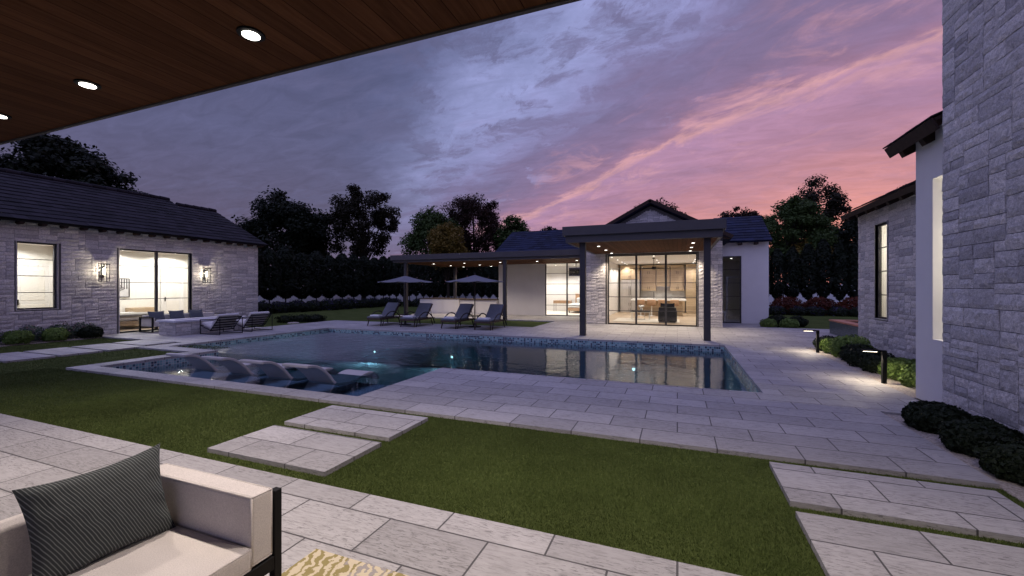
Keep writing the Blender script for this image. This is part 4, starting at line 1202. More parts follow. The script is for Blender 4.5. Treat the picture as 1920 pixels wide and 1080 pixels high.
# ================================================================== FOREGROUND SOFA
sf = thing('sofa', 'cream outdoor sofa with black metal frame in the near corner of the patio', 'sofa', (-2.2, .5, 0))
m = MB(); m.box(-2.585, 1.352, .335, -1.79, 1.462, .652); m.build('armrest', M['linen'], sf, bevel=.018, seg=3)
m = MB(); m.box(-2.585, -.9, .335, -2.47, 1.349, .652); m.build('backrest', M['linen'], sf, bevel=.018, seg=3)
m = MB(); m.box(-2.585, -1.02, .335, -1.79, -.91, .652); m.build('armrest', M['linen'], sf, bevel=.018, seg=3)
m = MB(); m.box(-2.467, -.9, .335, -1.775, 1.345, .432); m.build('seat_cushion', M['linen'], sf, bevel=.016, seg=3)
def piping(parent, x0, y0, z0, x1, y1, z1, e=.0045, r=.0042):
    m = MB()
    a, b_, c, d_ = x0+e, x1-e, y0+e, y1-e
    for z in (z0+e, z1-e):
        m.tube([(a, c, z), (b_, c, z)], r, 6); m.tube([(b_, c, z), (b_, d_, z)], r, 6); m.tube([(b_, d_, z), (a, d_, z)], r, 6); m.tube([(a, d_, z), (a, c, z)], r, 6)
    for x, y in ((a, c), (b_, c), (b_, d_), (a, d_)): m.tube([(x, y, z0+e), (x, y, z1-e)], r, 6)
    o = m.build('piping', M['linen'], None, smooth=True); o.parent = parent
    off = root_loc(sf)
    for v in o.data.vertices: v.co = v.co-off
for ch in list(sf.children):
    if ch.name.startswith('seat'): piping(ch, -2.467, -.9, .335, -1.775, 1.345, .432)
    elif ch.name.startswith('armrest') and max(v.co.y for v in ch.data.vertices) > 0: piping(ch, -2.585, 1.352, .335, -1.79, 1.462, .652)
m = MB()
for y in (1.468, -1.065):
    m.box(-1.825, y, 0, -1.785, y+.04, .632); m.box(-2.6, y, 0, -2.56, y+.04, .6)
    m.box(-2.56, y+.002, .255, -1.825, y+.038, .325); m.box(-2.56, y+.002, .0, -1.825, y+.038, .03)
for x in (-1.823, -2.598): m.box(x, -1.025, .26, x+.036, 1.468, .325)
m.box(-2.56, -1.0, .3, -1.83, 1.46, .326)
m.build('frame', M['black_metal'], sf, bevel=.003, seg=1)

def pillow_mesh(name, a, b, T, mat, seed=1, pinch=.10):
    m = MB()
    def side(sg):
        def fn(u, v):
            x, y = 2*u-1, 2*v-1
            ex = a*x*(1-pinch*(1-y*y)*abs(x)**2); ey = b*y*(1-pinch*1.3*(1-x*x)*abs(y)**2)
            t_ = T*(max(0, (1-x**2)*(1-y**2)))**.42
            w_ = .012*noise.noise((x*3+seed, y*3, seed))*(abs(x*y)**.5)+.006*noise.noise((x*7, y*7, seed))
            fold = .016*math.sin(11*(x*.6+y)+seed)*max(0, abs(x)-.55)+.010*math.sin(7*x-5*y+seed*2)*max(0, -y-.2)*abs(x)
            return (ex, ey, sg*(t_+(w_+fold)*min(1, t_/T*2)))
        return fn
    m.grid(side(1), 28, 22)
    k = len(m.f); m.grid(side(-1), 28, 22)
    for i in range(k, len(m.f)): m.f[i] = m.f[i][::-1]
    o = m.build(name, mat, None, smooth=True, world=False)
    return o
def orient(o, loc, X, Y):
    X = Vector(X).normalized(); Z = X.cross(Vector(Y)).normalized(); Y = Z.cross(X)
    mm = Matrix((X, Y, Z)).transposed().to_4x4(); mm.translation = Vector(loc); o.matrix_world = mm
o = pillow_mesh('throw_pillow', .245, .21, .075, M['pillow_stripe'], 3)
orient(o, (-2.36, 1.085, .615), (.10, 1, .055), (-.26, -.03, 1))
tag(o, 'dark striped throw pillow leaning in the corner of the cream sofa', 'pillow')
m = MB(); m.box(-2.05, -1.2, .002, .35, 1.972, .012); tag(m.build('patio_rug', M['rug']), 'ochre and cream fern patterned rug on the patio by the sofa', 'rug')

# ================================================================== FIRE PIT TERRACE
fp = thing('fire_pit', 'long low stone fire pit with pale slab top in front of the guest house', 'fire pit', (-16, 10.3, 0))
m = MB(); m.cur = 1; m.box(-16.5, 9.1, 0, -15.6, 11.5, .44); m.cur = 0
ashlar(m, (-16.5, 9.1, 0), (1,0,0), (0,0,1), (0,-1,0), .9, .44, (), 61, .08, .055, (2, 5), (2, 3), .02, .06)
ashlar(m, (-15.6, 9.1, 0), (0,1,0), (0,0,1), (1,0,0), 2.4, .44, (), 62, .08, .055, (2, 5), (2, 3), .02, .06)
ashlar(m, (-16.5, 9.1, 0), (0,1,0), (0,0,1), (-1,0,0), 2.4, .44, (), 63, .08, .055, (2, 5), (2, 3), .02, .1)
m.build('base', [M['stone'], M['mortar']], fp)
m = MB(); m.box(-16.56, 9.04, .442, -16.25, 11.56, .51); m.box(-15.85, 9.04, .442, -15.54, 11.56, .51); m.box(-16.25, 9.04, .442, -15.85, 9.35, .51); m.box(-16.25, 11.25, .442, -15.85, 11.56, .51); m.build('slab_top', M['ledge'], fp, bevel=.006, seg=1)
m = MB(); m.box(-16.25, 9.35, .441, -15.85, 11.25, .47); m.build('fire_tray', M['gravel'], fp)
t = thing('terrace_sofa', 'pale outdoor sofa with black frame against the guest house wall', 'sofa', (-17.85, 10.7, 0))
m = MB(); m.box(-18.24, 9.5, .2, -17.5, 12.0, .38); m.build('seat_cushion', M['light_cushion'], t, bevel=.03)
m = MB(); m.box(-18.25, 9.5, .382, -18.05, 12.0, .60); m.build('backrest', M['light_cushion'], t, bevel=.03)
for y in (9.46, 11.96):
    m = MB(); m.box(-18.2, y, .2, -17.5, y+.07, .52) ; m.build('armrest', M['light_cushion'], t, bevel=.015, seg=2)
    m = MB()
    yy = y-.045 if y < 10 else y+.075
    for x in (-18.24, -17.5): m.box(x, yy, 0, x+.06, yy+.04, .55)
    m.box(-18.18, yy, .51, -17.5, yy+.04, .55); m.box(-18.18, yy, .0, -17.5, yy+.04, .035); m.box(-18.18, yy, .17, -17.5, yy+.04, .20)
    m.build('frame', M['black_metal'], t)
for k, y in enumerate((9.82, 10.5, 11.2)):
    o = pillow_mesh('throw_pillow', .27, .2, .07, M['navy'], 10+k)
    orient(o, (-17.94, y, .56), (.04, 1, .0), (-.35, 0, 1))
    tag(o, ['dark blue pillow at the armrest end of the terrace sofa', 'dark blue pillow in the middle of the terrace sofa', 'dark blue pillow by the wall lantern end of the terrace sofa'][k], 'pillow', 'dark blue pillows on the terrace sofa')

def lounge_chair():
    t = thing('lounge_chair', 'low black slatted lounge chair with pale cushion, next to the fire pit slab', 'lounge chair', (0, 0, 0), 'slatted lounge chairs at the fire pit')
    A = .4   # half width; chair faces -x, its back at +x
    for s in (-1, 1):
        y = s*A
        m = MB()
        m.tube([(-.5, y, .012), (-.5, y, .50)], .014, 8); m.tube([(.5, y, .012), (.5, y, .56)], .014, 8); m.tube([(-.5, y, .012), (.5, y, .012)], .012, 8)
        m.tube([(-.5, y, .50), (.38, y, .54)], .014, 8)
        m.build('side_frame', M['black_metal'], t, world=False)
    m = MB()
    for k in range(6):
        q = k/5; x = .03+.42*q; z = .14+.45*q
        m.tube([(x, -A, z), (x, A, z)], .02, 8)
    for y in (-A, A): m.tube([(.02, y, .13), (.47, y, .61)], .014, 8)
    m.build('back_slats', M['black_metal'], t, world=False)
    m = MB()
    for y in (-A, A): m.tube([(-.5, y, .30), (.04, y, .14)], .013, 8)
    m.tube([(-.5, -A, .30), (-.5, A, .30)], .013, 8)
    m.build('seat_frame', M['black_metal'], t, world=False)
    m = MB(); U = Vector((-.52, 0, .17)).normalized(); V = Vector((0, 1, 0)); N = U.cross(V); N = N if N.z > 0 else -N
    m.obox((0, 0, .16), U, V, N, 0, .52, -.37, .37, .012, .12); m.build('seat_cushion', M['light_cushion'], t, bevel=.03, world=False)
    m = MB(); U = Vector((.44, 0, .47)).normalized(); N = Vector((-.47, 0, .44)).normalized()
    m.obox((.0, 0, .16), U, V, N, .06, .66, -.37, .37, .02, .12); m.build('back_cushion', M['light_cushion'], t, bevel=.03, world=False)
    return t
lc = lounge_chair(); lc.location = (-14.95, 10.18, 0)
l2 = copy_tree(lc); l2.location = (-14.93, 11.36, 0); l2.rotation_euler.z = R(-2)
l2['label'] = 'low black slatted lounge chair with pale cushion, beside the potted plant'
t = thing('terrace_table', 'small white side table at the corner of the guest house wall', 'side table', (-16.9, 12.1, 0))
m = MB(); m.box(-17.2, 11.95, .40, -16.7, 12.3, .44); m.build('tabletop', M['white_top'], t)
for x in (-17.15, -16.78):
    m = MB(); m.box(x, 12.0, 0, x+.03, 12.25, .40); m.build('leg', M['black_metal'], t)

# ================================================================== CHAISES AND UMBRELLAS
def chaise():
    t = thing('chaise_lounge', 'grey cushioned chaise', 'chaise lounge', (0, 0, 0), 'grey chaise lounges on the far deck')
    A = .335
    m = MB(); m.box(-A, -.12, .26, A, 1.25, .33); m.box(-A, 1.25, .27, A, 1.6, .31); m.build('base', M['wicker'], t, bevel=.012, world=False)
    for s in (-1, 1):
        pts = []
        for k in range(15):
            q = k/14
            y = .0+1.5*q**1.05
            z = .015+.57*math.sin(math.pi*min(1, q*.98+.01))**.62 if q > .02 else .015
            pts.append((s*(A+.035), y, z))
        m = MB(); m.tube(pts, .022, 8); m.build('armrest', M['dark_wood'], t, smooth=True, world=False)
    for s in (-1, 1):
        m = MB(); m.tube([(s*A*.9, .0, .27), (s*A*.97, -.06, .0)], [.026, .02], 8); m.build('leg', M['dark_wood'], t, world=False)
        m = MB(); m.tube([(s*A*.9, 1.3, .27), (s*A*.95, 1.42, .0)], [.026, .02], 8); m.build('leg', M['dark_wood'], t, world=False)
    m = MB(); m.box(-A+.02, -.13, .332, A-.02, .95, .40); m.build('seat_cushion', M['grey_cushion'], t, bevel=.025, world=False)
    U = Vector((0, .52, .56)).normalized(); N = Vector((0, -.56, .52)).normalized()
    m = MB(); m.obox((0, .90, .335), (1,0,0), U, N, -.30, .30, .0, .76, .02, .085); m.build('back_cushion', M['grey_cushion'], t, bevel=.025, world=False)
    m = MB(); m.obox((0, .90, .335), (1,0,0), U, N, -.325, .325, 0, .78, -.02, .018); m.build('backrest', M['wicker'], t, bevel=.008, world=False)
    m = MB()
    for s in (-1, 1): m.tube([(s*.25, 1.30, .74), (s*.25, 1.5, .30)], .012, 6)
    m.build('prop', M['dark_wood'], t, world=False)
    return t
CL = ['grey cushioned chaise at the lawn end of the row', 'grey cushioned chaise in front of the bar corner, beside the first umbrella', 'grey cushioned chaise in front of the bar, beside the second umbrella', 'grey cushioned chaise in front of the pavilion column, at the porch end of the row']
c0 = chaise()
for k, (x, r_) in enumerate(((-11.92, 4), (-10.25, 2), (-8.34, -2), (-6.87, 1))):
    c = c0 if k == 0 else copy_tree(c0)
    c.location = (x, 14.6, 0); c.rotation_euler.z = R(r_); c['label'] = CL[k]
    m = MB()
    m.box(-.26, -.21, 0, .2, .06, .022); m.box(-.255, -.205, .0225, .195, .055, .042); m.box(-.25, -.2, .0425, .19, .05, .06)
    o = m.build('folded_towel', M['towel'], None, bevel=.009, seg=3); o.location = (x, 14.78, .402); o.rotation_euler.z = R(r_+3*(k-1))
    tag(o, 'folded white towel on the '+['chaise at the lawn end', 'chaise beside the first umbrella', 'chaise beside the second umbrella', 'chaise at the porch end'][k], 'towel', 'folded towels on the chaises')
def umbrella():
    t = thing('umbrella', '', 'umbrella', (0, 0, 0), 'grey umbrellas between the chaises')
    m = MB(); m.tube([(0, 0, .05), (0, 0, 2.08)], .024, 12); m.build('pole', M['dark_wood'], t, world=False)
    m = MB(); m.lathe([(.26, 0), (.26, .035), (.10, .06), (.045, .075), (.04, .22)], (0, 0, 0), 24); m.build('base', M['black_metal'], t, world=False)
    m = MB(); n = 8; rr = 1.2; top = (0, 0, 2.13)
    b = len(m.v)
    ring = []
    for k in range(n):
        a0, a1 = 2*math.pi*(k+.5)/n, 2*math.pi*(k+1.5)/n
        p0 = Vector((rr*math.cos(a0), rr*math.sin(a0), 1.86)); p1 = Vector((rr*math.cos(a1), rr*math.sin(a1), 1.86))
        T = Vector(top)
        def fn(u, v):
            e = p0.lerp(p1, u); q = T.lerp(e, v); q.z -= .05*math.sin(math.pi*v)*.6+.035*math.sin(math.pi*u)*v; return q
        m.grid(fn, 4, 6)
    o = m.build('canopy', M['canopy'], t, world=False)
    s_ = o.modifiers.new('s', 'SOLIDIFY'); s_.thickness = .006
    for k in range(n):
        a = 2*math.pi*(k+.5)/n
        m = MB(); m.tube([(.02*math.cos(a), .02*math.sin(a), 2.09), (rr*.98*math.cos(a), rr*.98*math.sin(a), 1.835)], .009, 5); m.build('rib', M['dark_wood'], t, world=False)
    m = MB(); m.lathe([(.02, 0), (.035, .02), (.02, .06), (.0, .08)], (0, 0, 2.12), 12); m.build('finial', M['dark_wood'], t, world=False)
    m = MB(); m.lathe([(.24, 0), (.26, .012), (.26, .025), (.0, .03)], (0, 0, .44), 24); m.build('tray', M['dark_wood'], t, world=False)
    return t
u1 = umbrella(); u1.location = (-10.97, 15.4, 0); u1['label'] = 'open grey umbrella on a dark pole, at the lawn side of the pavilion'
u2 = copy_tree(u1); u2.location = (-7.72, 15.6, 0); u2.rotation_euler.z = R(9); u2['label'] = 'open grey umbrella on a dark pole, in front of the white pavilion bar'
m = MB(); m.box(-15.75, 16.9, -.05, -15.2, 17.4, .04) if False else None

# in-pool loungers
def ledge_lounger():
    prof = [(-.62, .205), (-.50, .195), (-.38, .16), (-.24, .07), (-.10, -.06), (.0, -.18), (.08, -.235), (.22, -.265), (.42, -.27), (.62, -.25), (.82, -.205), (.95, -.19), (1.08, -.21), (1.2, -.28), (1.3, -.36)]
    # smooth profile
    P = [Vector((0, a, b)) for a, b in prof]; Q = []
    for i in range(len(P)-1):
        p0, p1, p2, p3 = P[max(i-1, 0)], P[i], P[i+1], P[min(i+2, len(P)-1)]
        for k in range(4):
            t_ = k/4
            Q.append(.5*((2*p1)+(p2-p0)*t_+(2*p0-5*p1+4*p2-p3)*t_*t_+(3*p1-p0-3*p2+p3)*t_**3))
    Q.append(P[-1])
    m = MB(); n = len(Q); th = .055; W = .31
    b = 0
    for i, q in enumerate(Q):
        tg = (Q[min(i+1, n-1)]-Q[max(i-1, 0)]).normalized(); nn = Vector((0, -tg.z, tg.y))
        for (sx, off) in ((-W, th/2), (W, th/2), (W, -th/2), (-W, -th/2)):
            w_ = q+nn*off; m.v.append((sx, w_.y, w_.z))
    for i in range(n-1):
        for k in range(4):
            a = i*4+k; c = i*4+(k+1) % 4
            m.f.append([a, a+4, c+4, c]); m.m.append(0)
    m.f.append([0, 1, 2, 3]); m.m.append(0); k = (n-1)*4; m.f.append([k+3, k+2, k+1, k]); m.m.append(0)
    o = m.build('pool_lounger', M['resin'], None, bevel=.014, seg=3, world=False)
    return o
LL = ['curved pale pool lounger on the shelf, by the tiled pool corner', 'curved pale pool lounger on the shelf, second from the tiled pool corner', 'curved pale pool lounger on the shelf, second from the pool deck', 'curved pale pool lounger on the shelf, next to the pool deck']
l0 = ledge_lounger()
for k in range(4):
    o = l0 if k == 0 else l0.copy()
    if k: col.objects.link(o)
    o.location = (-9.63+1.1*k, 6.22, .01)
    tag(o, LL[k], 'pool lounger', 'curved loungers on the pool shelf')

# ================================================================== VEGETATION
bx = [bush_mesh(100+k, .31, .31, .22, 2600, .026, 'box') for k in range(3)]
bxd = [bush_mesh(110+k, .31, .31, .21, 2600, .028, 'box_dark') for k in range(2)]
BD = 'rounded shrubs in the bed along the stone wing'
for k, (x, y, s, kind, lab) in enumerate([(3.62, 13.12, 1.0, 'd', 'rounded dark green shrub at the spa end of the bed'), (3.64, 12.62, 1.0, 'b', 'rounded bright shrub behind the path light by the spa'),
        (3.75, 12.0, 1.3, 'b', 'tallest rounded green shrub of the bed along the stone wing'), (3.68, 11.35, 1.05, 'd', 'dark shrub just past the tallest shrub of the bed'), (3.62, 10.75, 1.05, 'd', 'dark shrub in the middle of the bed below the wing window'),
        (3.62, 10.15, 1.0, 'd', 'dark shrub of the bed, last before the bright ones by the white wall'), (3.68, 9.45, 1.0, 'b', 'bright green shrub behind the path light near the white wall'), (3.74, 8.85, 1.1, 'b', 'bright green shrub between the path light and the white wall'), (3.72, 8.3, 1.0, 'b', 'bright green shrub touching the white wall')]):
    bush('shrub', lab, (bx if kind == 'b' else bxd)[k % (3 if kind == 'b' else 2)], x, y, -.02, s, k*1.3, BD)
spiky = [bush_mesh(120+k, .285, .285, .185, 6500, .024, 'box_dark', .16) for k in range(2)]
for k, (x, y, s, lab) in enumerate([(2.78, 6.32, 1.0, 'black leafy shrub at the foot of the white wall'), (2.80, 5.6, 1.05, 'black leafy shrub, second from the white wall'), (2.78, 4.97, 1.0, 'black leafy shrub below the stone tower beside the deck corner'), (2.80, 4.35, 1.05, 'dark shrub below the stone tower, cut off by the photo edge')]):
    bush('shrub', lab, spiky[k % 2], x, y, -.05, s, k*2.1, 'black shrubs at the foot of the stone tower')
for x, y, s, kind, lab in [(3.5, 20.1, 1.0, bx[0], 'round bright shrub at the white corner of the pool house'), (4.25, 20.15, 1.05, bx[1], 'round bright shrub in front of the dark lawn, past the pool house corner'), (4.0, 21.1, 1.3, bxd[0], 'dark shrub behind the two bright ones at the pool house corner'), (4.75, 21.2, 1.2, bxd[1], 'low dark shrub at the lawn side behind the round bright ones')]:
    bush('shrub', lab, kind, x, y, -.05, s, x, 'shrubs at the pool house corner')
sage = [bush_mesh(130+k, .34, .30, .27, 700, .035, 'sage', .3) for k in range(2)]
pink = [bush_mesh(133+k, .36, .32, .31, 160, .022, 'pink', .3) for k in range(2)]
for y, k, lab in [(6.55, 0, 'grey green flowering plant behind the first bright shrub under the window'), (7.2, 1, 'grey green flowering plant behind the second bright shrub under the window'), (7.72, 0, 'grey green flowering plant behind the dark round shrub'), (5.7, 1, 'grey green flowering plant under the small window, cut off by the photo edge')]:
    bush('flowering_plant', lab, sage[k], -18.0, y, 0, 1, y, 'flowering plants under the guest house window', 'plant', pink[k])
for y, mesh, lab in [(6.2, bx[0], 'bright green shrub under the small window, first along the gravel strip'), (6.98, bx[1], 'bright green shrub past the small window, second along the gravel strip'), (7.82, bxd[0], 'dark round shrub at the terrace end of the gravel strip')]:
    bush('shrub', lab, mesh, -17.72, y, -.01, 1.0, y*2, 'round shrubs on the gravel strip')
ragged = [bush_mesh(160+k, .46, .34, .20, 1300, .04, 'box_dark', .7) for k in range(2)]
for k, (x, y) in enumerate([(-17.4, 14.9), (-16.9, 15.4), (-16.4, 15.8), (-17.6, 13.4)]):
    bush('shrub', ['low dark plant past the guest house corner, closest to the wall', 'low dark plant past the guest house corner, middle of three', 'low dark plant past the guest house corner, at the lawn', 'small dark plant against the guest house end, behind the lounge chairs'][k], ragged[k % 2], x, y, -.06, 1.0, k, 'dark plants at the guest house corner')
m = MB(); m.lathe([(.22, 0), (.27, .03), (.22, .06), (.05, .075)], (-16.75, 14.75, -.07), 9); tag(m.build('garden_rock', M['gravel'], bevel=.01), 'flat pale rock among the dark plants at the guest house corner', 'rock')

# boundary wall
t = tag(MB().box(-32.3, 4, -.1, -32.0, 38.9, 1.9).build('garden_wall', M['garden_wall']), 'pale garden wall behind the hedge trees, seen between trunks on the lawn side', 'garden wall')
t = tag(MB().box(-32.3, 38.91, -.1, 24, 39.2, 1.9).build('garden_wall', M['garden_wall']), 'pale garden wall behind the hedge trees, seen between trunks beyond the pool house', 'garden wall')

# hedge trees
def hedge_tree(seed, r, n):
    rng = np.random.default_rng(seed)
    z = .95+3.6*rng.random(n)**.9
    a = rng.uniform(0, 2*np.pi, n)
    prof = np.interp(z, [.95, 1.25, 1.6, 2.6, 3.6, 4.2, 4.6], [.18, .62, 1.0, 1.0, .85, .55, .15])
    lum = np.array([1+.28*noise.noise((math.cos(q)*1.6, math.sin(q)*1.6+seed, zz*1.7)) for q, zz in zip(a, z)])
    rr = r*prof*lum*(1-.4*rng.random(n)**2)
    p = np.column_stack([rr*np.cos(a), rr*np.sin(a), z])
    d = np.column_stack([np.cos(a), np.sin(a), np.full(n, .3)])
    me = leaf_mesh('crown', p, d, .11, LEAF['hedge'], rng, None, .5, False, .1)
    tb = MB(); tb.tube([(0, 0, -.1), (.02, 0, .8), (0, .02, 1.6), (0, 0, 3.6)], [.06, .045, .04, .01], 7)
    for k in range(6):
        q = k*1.05; tb.tube([(0, 0, 1.0+.2*k), (.5*r*math.cos(q), .5*r*math.sin(q), 1.4+.3*k)], [.02, .006], 5, False)
    tm = tb.build('trunk', M['bark'], None, smooth=True, world=False); tmesh = tm.data; bpy.data.objects.remove(tm)
    return me, tmesh
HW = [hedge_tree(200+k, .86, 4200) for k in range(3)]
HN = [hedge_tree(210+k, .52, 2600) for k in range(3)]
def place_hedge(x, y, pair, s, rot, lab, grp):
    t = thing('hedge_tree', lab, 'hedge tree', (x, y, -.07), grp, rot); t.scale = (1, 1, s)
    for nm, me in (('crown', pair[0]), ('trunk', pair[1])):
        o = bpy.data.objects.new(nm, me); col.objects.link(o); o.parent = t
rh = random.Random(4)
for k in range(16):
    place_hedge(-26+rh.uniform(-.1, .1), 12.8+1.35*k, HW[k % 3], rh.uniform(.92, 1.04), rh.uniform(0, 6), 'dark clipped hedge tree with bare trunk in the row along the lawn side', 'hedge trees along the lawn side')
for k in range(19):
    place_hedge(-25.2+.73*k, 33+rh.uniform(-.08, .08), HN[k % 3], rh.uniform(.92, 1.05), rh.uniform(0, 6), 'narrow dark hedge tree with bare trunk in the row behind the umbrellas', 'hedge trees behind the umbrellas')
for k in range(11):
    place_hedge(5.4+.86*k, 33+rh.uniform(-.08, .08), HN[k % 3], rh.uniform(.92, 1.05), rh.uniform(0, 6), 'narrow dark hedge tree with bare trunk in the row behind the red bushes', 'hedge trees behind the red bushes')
# low planting before the hedges
lowd = [bush_mesh(140+k, .72, .55, .40, 1500, .06, 'box_dark', .3) for k in range(2)]
lowp = [bush_mesh(143+k, .62, .50, .44, 420, .035, 'purple', .3) for k in range(2)]
for k in range(13):
    bush('flowering_shrub', 'low dark shrub with purple flowers before the hedge along the lawn side', lowd[k % 2], -24.4+rh.uniform(-.2, .2), 15+1.35*k, -.07, rh.uniform(.95, 1.15), rh.uniform(0, 6), 'flowering shrubs along the lawn side hedge', 'shrub', lowp[k % 2])
for k in range(12):
    bush('flowering_shrub', 'low dark shrub with purple flowers before the hedge behind the umbrellas', lowd[k % 2], -23.5+1.25*k, 31.5+rh.uniform(-.2, .2), -.07, rh.uniform(.8, 1.05), rh.uniform(0, 6), 'flowering shrubs behind the umbrellas', 'shrub', lowp[k % 2])
redm = [bush_mesh(150+k, .92, .85, .62, 2600, .07, 'redbush', .22) for k in range(2)]
for k, x in enumerate((6.4, 8.1, 9.85)):
    bush('red_bush', ['round dark red bush next to the white pool house corner', 'round dark red bush, middle of the three before the hedge', 'round dark red bush half hidden by the stone wing'][k], redm[k % 2], x, 31, -.07, 1, k, 'red bushes before the hedge')
for k, x in enumerate((5.6, 6.75, 7.6, 8.75, 9.7)):
    bush('flowering_shrub', 'low purple flowering shrub in front of the red bushes', lowd[k % 2], x, 29.9+.15*(k % 2), -.07, .8, k*1.7, 'flowering shrubs before the red bushes', 'shrub', lowp[k % 2])

TR = [('broad_tree', 'broad dark tree rising behind the guest house roof', -43.5, 17.0, 12.9, 4.9, 5.2, 'dark', 'spread', 1, 34500, 0.161),
      ('oak_tree', 'dense black tree beyond the guest house gable end', -35.6, 30.8, 11.0, 4.2, 2.6, 'dark', 'dense', 2, 29899, 0.155),
      ('feathery_tree', 'tall open feathery tree with sky showing through its crown', -29.4, 34.2, 12.1, 3.5, 3.4, 'brown', 'open', 3, 18860, 0.124),
      ('garden_tree', 'green tree above the pavilion roof, at its outer end', -22.4, 36.2, 9.5, 3.0, 2.8, 'green', 'dense', 4, 17250, 0.124),
      ('ochre_tree', 'yellow ochre tree hanging above the pavilion roof', -18.0, 31.2, 7.3, 1.9, 2.3, 'ochre', 'dense', 5, 9660, 0.105),
      ('round_tree', 'large round dark reddish tree behind the pavilion', -20.6, 41.3, 12.0, 4.3, 3.2, 'red', 'round', 6, 32199, 0.105),
      ('garden_tree', 'small green tree between the round tree and the pool house roof', -15.7, 41, 9.2, 2.3, 2.8, 'green', 'dense', 7, 11040, 0.124),
      ('garden_tree', 'small dark treetop just above the bedroom wing roof', -14, 48, 9.0, 1.6, 4.5, 'dark', 'round', 8, 6899, 0.124),
      ('garden_tree', 'dark treetop rising behind the pool house gable', -2.2, 48.5, 11.0, 3.8, 4, 'brown', 'round', 9, 20700, 0.124),
      ('red_tree', 'small dark red treetop above the bath wing roof', 6.5, 54, 11.1, 2.9, 4.5, 'red', 'round', 10, 14949, 0.124),
      ('garden_tree', 'green and ochre tree next to the white end of the pool house', 9.1, 42, 9.6, 2.9, 1.8, 'green', 'dense', 11, 19550, 0.124),
      ('tall_tree', 'tall open tree with the sunset glowing through it', 13.7, 52.7, 13.2, 3.9, 3.6, 'brown', 'open', 12, 19550, 0.136),
      ('garden_tree', 'dark tree close behind the stone wing wall', 15.6, 47, 8.6, 2.7, 1.6, 'dark', 'dense', 13, 17250, 0.136),
      ('garden_tree', 'dark treetop barely showing above the wing roof', 20.3, 50.6, 11.6, 2.6, 5, 'dark', 'open', 14, 9200, 0.136),
      ('ochre_tree', 'low ochre tree below the green tree by the pool house', 10.1, 40.5, 5.4, 2.0, 1.6, 'ochre', 'dense', 15, 8280, 0.112)]
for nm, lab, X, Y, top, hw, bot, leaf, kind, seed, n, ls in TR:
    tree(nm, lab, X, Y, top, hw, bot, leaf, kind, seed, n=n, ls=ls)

# ================================================================== SKY, SUN, CAMERA
SUN = Vector((.2714, .9625, 0))
w = bpy.data.worlds.new('World'); sc.world = w; w.use_nodes = True
t = NT(w.node_tree)
d = t.vmath('NORMALIZE', t.n('ShaderNodeTexCoord').outputs['Generated'])
xyz = t.n('ShaderNodeSeparateXYZ', {0: d}); x, y, z = xyz.outputs
zc = t.math('MAXIMUM', z, 0.0)
hl = t.math('SQRT', t.math('ADD', t.math('ADD', t.math('MULTIPLY', x, x), t.math('MULTIPLY', y, y)), 1e-6))
dot = t.math('DIVIDE', t.math('ADD', t.math('MULTIPLY', x, SUN.x), t.math('MULTIPLY', y, SUN.y)), hl)
den = t.math('ADD', zc, .12)
px, py = t.math('DIVIDE', x, den), t.math('DIVIDE', y, den)
a = t.math('SUBTRACT', t.math('MULTIPLY', px, .773), t.math('MULTIPLY', py, .635))
bq = t.math('ADD', t.math('MULTIPLY', px, .635), t.math('MULTIPLY', py, .773))
pv_ = t.n('ShaderNodeCombineXYZ', {0: t.math('MULTIPLY', a, .55), 1: bq, 2: 0.0}).outputs[0]
n_big = t.noise(pv_, 1.5, 7, .62, .5)
n_fine = t.noise(t.n('ShaderNodeCombineXYZ', {0: t.math('MULTIPLY', px, 1.0), 1: t.math('MULTIPLY', py, 2.2), 2: 3.0}).outputs[0], 5.0, 6, .66, .7)
n_mid = t.noise(t.n('ShaderNodeCombineXYZ', {0: t.math('MULTIPLY', a, .8), 1: t.math('MULTIPLY', bq, 1.5), 2: 9.0}).outputs[0], 3.0, 8, .65, .6)
warp = t.math('ADD', t.math('MULTIPLY', t.math('SUBTRACT', n_big, .5), .62), t.math('MULTIPLY', t.math('SUBTRACT', n_mid, .5), .30))
bw = t.math('ADD', bq, warp)
k = lambda v: v/4.0
band = t.ramp(t.math('DIVIDE', bw, 4.0), [(0, lin(70, 72, 108)), (k(.45), lin(90, 97, 145)), (k(.80), lin(140, 147, 204)), (k(1.02), lin(134, 134, 190)), (k(1.2), lin(116, 104, 150)), (k(1.5), lin(130, 104, 145)), (k(1.69), lin(154, 112, 147)),
      (k(1.75), lin(202, 144, 156)), (k(1.81), lin(172, 126, 165)), (k(2.15), lin(166, 118, 154)), (k(2.55), lin(178, 119, 142)), (k(3.2), lin(198, 126, 136)), (1, lin(198, 118, 122))])
left = t.ramp(zc, [(0, lin(92, 74, 100)), (.12, lin(87, 78, 111)), (.3, lin(83, 84, 124)), (.6, lin(70, 76, 118)), (1, lin(66, 72, 112))])
mixf = t.mrange(t.math('ADD', dot, t.math('MULTIPLY', t.math('SUBTRACT', n_big, .5), .25)), .44, .84, 0, 1, True)
cs = t.mix(mixf, left, band)
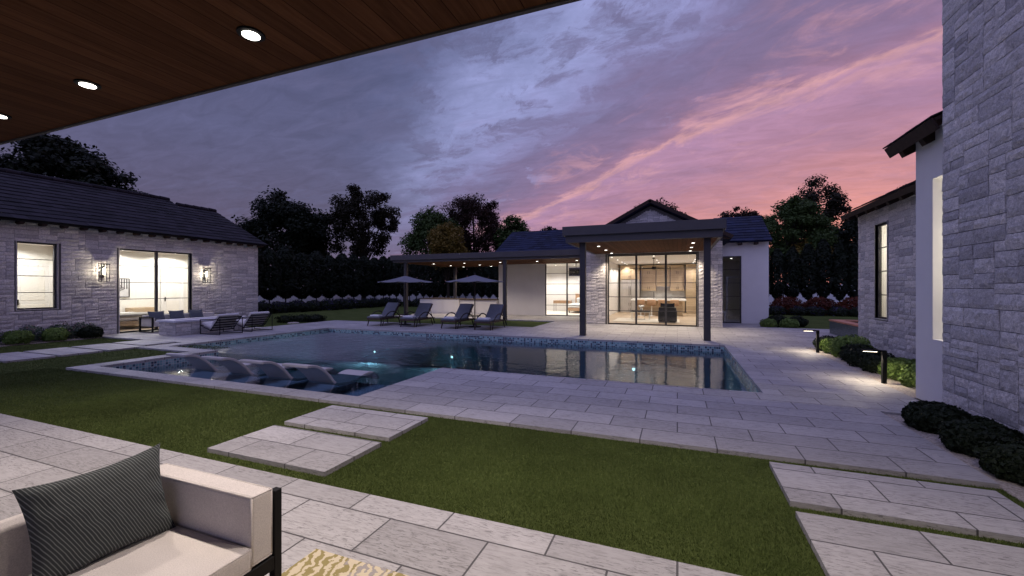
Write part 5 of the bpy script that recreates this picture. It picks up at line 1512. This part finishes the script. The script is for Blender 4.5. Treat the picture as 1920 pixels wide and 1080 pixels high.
# mottled cloud cover toward the blue side
n_pat = t.noise(t.vmath('ADD', t.n('ShaderNodeCombineXYZ', {0: t.math('MULTIPLY', px, 1.0), 1: t.math('MULTIPLY', py, 1.25), 2: 5.0}).outputs[0],
        t.n('ShaderNodeCombineXYZ', {0: t.math('MULTIPLY', n_mid, .5), 1: t.math('MULTIPLY', n_big, .4)}).outputs[0]), 2.6, 9, .66, .3)
cm = t.mrange(t.math('ADD', n_pat, t.math('MULTIPLY', t.math('SUBTRACT', n_fine, .5), .35)), .46, .62, 0, 1, True)
cfac = t.math('MULTIPLY', cm, t.math('MULTIPLY', t.mrange(bw, 1.6, .9, .25, .78), t.mrange(dot, .2, .7, .3, 1)))
cs = t.mix(cfac, cs, t.mix(t.mrange(bw, .6, 1.5, 0, 1), lin(86, 86, 126), lin(116, 96, 138)))
lit = t.math('MULTIPLY', t.mrange(n_pat, .44, .34, 0, .5, True), t.math('MULTIPLY', t.mrange(bw, .5, .9, 0, 1), t.mrange(bw, 1.7, 1.3, 0, 1)))
cs = t.mix(t.math('MULTIPLY', lit, mixf), cs, lin(146, 144, 200))
# fine pink lit filaments near the streak
fil = t.math('MULTIPLY', t.mrange(n_mid, .50, .66, 0, 1, True), t.math('MULTIPLY', t.mrange(bw, 1.15, 1.7, 0, 1, True), t.mrange(bw, 2.5, 1.85, 0, .55, True)))
cs = t.mix(t.math('MULTIPLY', fil, mixf), cs, lin(206, 146, 160))
br = t.mrange(n_fine, .3, .7, .86, 1.14)
cs = t.mix(1.0, cs, t.n('ShaderNodeCombineColor', {0: br, 1: br, 2: br}).outputs[0], 'MULTIPLY')
# low glow where the sun went down
gl = t.math('MULTIPLY', t.mrange(z, .20, .0, 0, 1, True), t.mrange(dot, .80, 1.0, 0, 1, True))
cs = t.mix(t.math('MULTIPLY', gl, .5), cs, lin(226, 140, 132))
cs = t.n('ShaderNodeHueSaturation', {'Saturation': .90, 'Value': 1.05, 'Color': cs}).outputs[0]
below = t.mrange(z, -.06, .0, 1, 0)
cs = t.mix(below, cs, lin(60, 58, 76))
up = t.math('ADD', t.mrange(z, .55, .95, 0, 1.35, True), t.mrange(dot, .1, -.7, 0, 1.25, True))
zen = t.mix(t.math('MAXIMUM', t.mrange(z, .5, .9, 0, 1, True), t.mrange(dot, .05, -.5, 0, 1, True)), cs, lin(113, 113, 156))
cs = zen
bg1 = t.n('ShaderNodeBackground', {'Color': cs, 'Strength': t.math('ADD', 1.0, up)}).outputs[0]
sky = t.n('ShaderNodeTexSky', sky_type='NISHITA')
sky.sun_disc = False; sky.sun_elevation = R(1.0); sky.sun_rotation = math.atan2(SUN.x, SUN.y); sky.air_density = 1.2; sky.dust_density = 2
bg2 = t.n('ShaderNodeBackground', {'Color': sky.outputs[0], 'Strength': .02}).outputs[0]
add = t.n('ShaderNodeAddShader', {0: bg1, 1: bg2}).outputs[0]
t.n('ShaderNodeOutputWorld', {'Surface': add})

sl = bpy.data.lights.new('sun', 'SUN'); sl.energy = .10; sl.angle = R(8); sl.color = (1, .62, .50)
so = bpy.data.objects.new('sun', sl); col.objects.link(so)
so.rotation_euler = (-Vector((SUN.x, SUN.y, math.tan(R(2))))).to_track_quat('-Z', 'Y').to_euler()

cd = bpy.data.cameras.new('camera'); cd.sensor_width = 36; cd.lens = 36*794.3/1920; cd.clip_start = .05; cd.clip_end = 3000
co = bpy.data.objects.new('camera', cd); col.objects.link(co)
co.location = (0, 0, 1.6); co.rotation_euler = (R(90), 0, math.atan(310/794.3))
sc.camera = co

sc.render.engine = 'CYCLES'
cy = sc.cycles
cy.use_denoising = True
try: cy.denoiser = 'OPENIMAGEDENOISE'
except Exception: pass
cy.max_bounces = 8; cy.diffuse_bounces = 4; cy.glossy_bounces = 4; cy.transparent_max_bounces = 16; cy.transmission_bounces = 4
cy.caustics_reflective = False; cy.caustics_refractive = False
cy.sample_clamp_indirect = 3.0
cy.use_adaptive_sampling = True; cy.adaptive_threshold = .01
sc.view_settings.view_transform = 'Standard'; sc.view_settings.look = 'None'
sc.view_settings.exposure = 0; sc.view_settings.gamma = 1
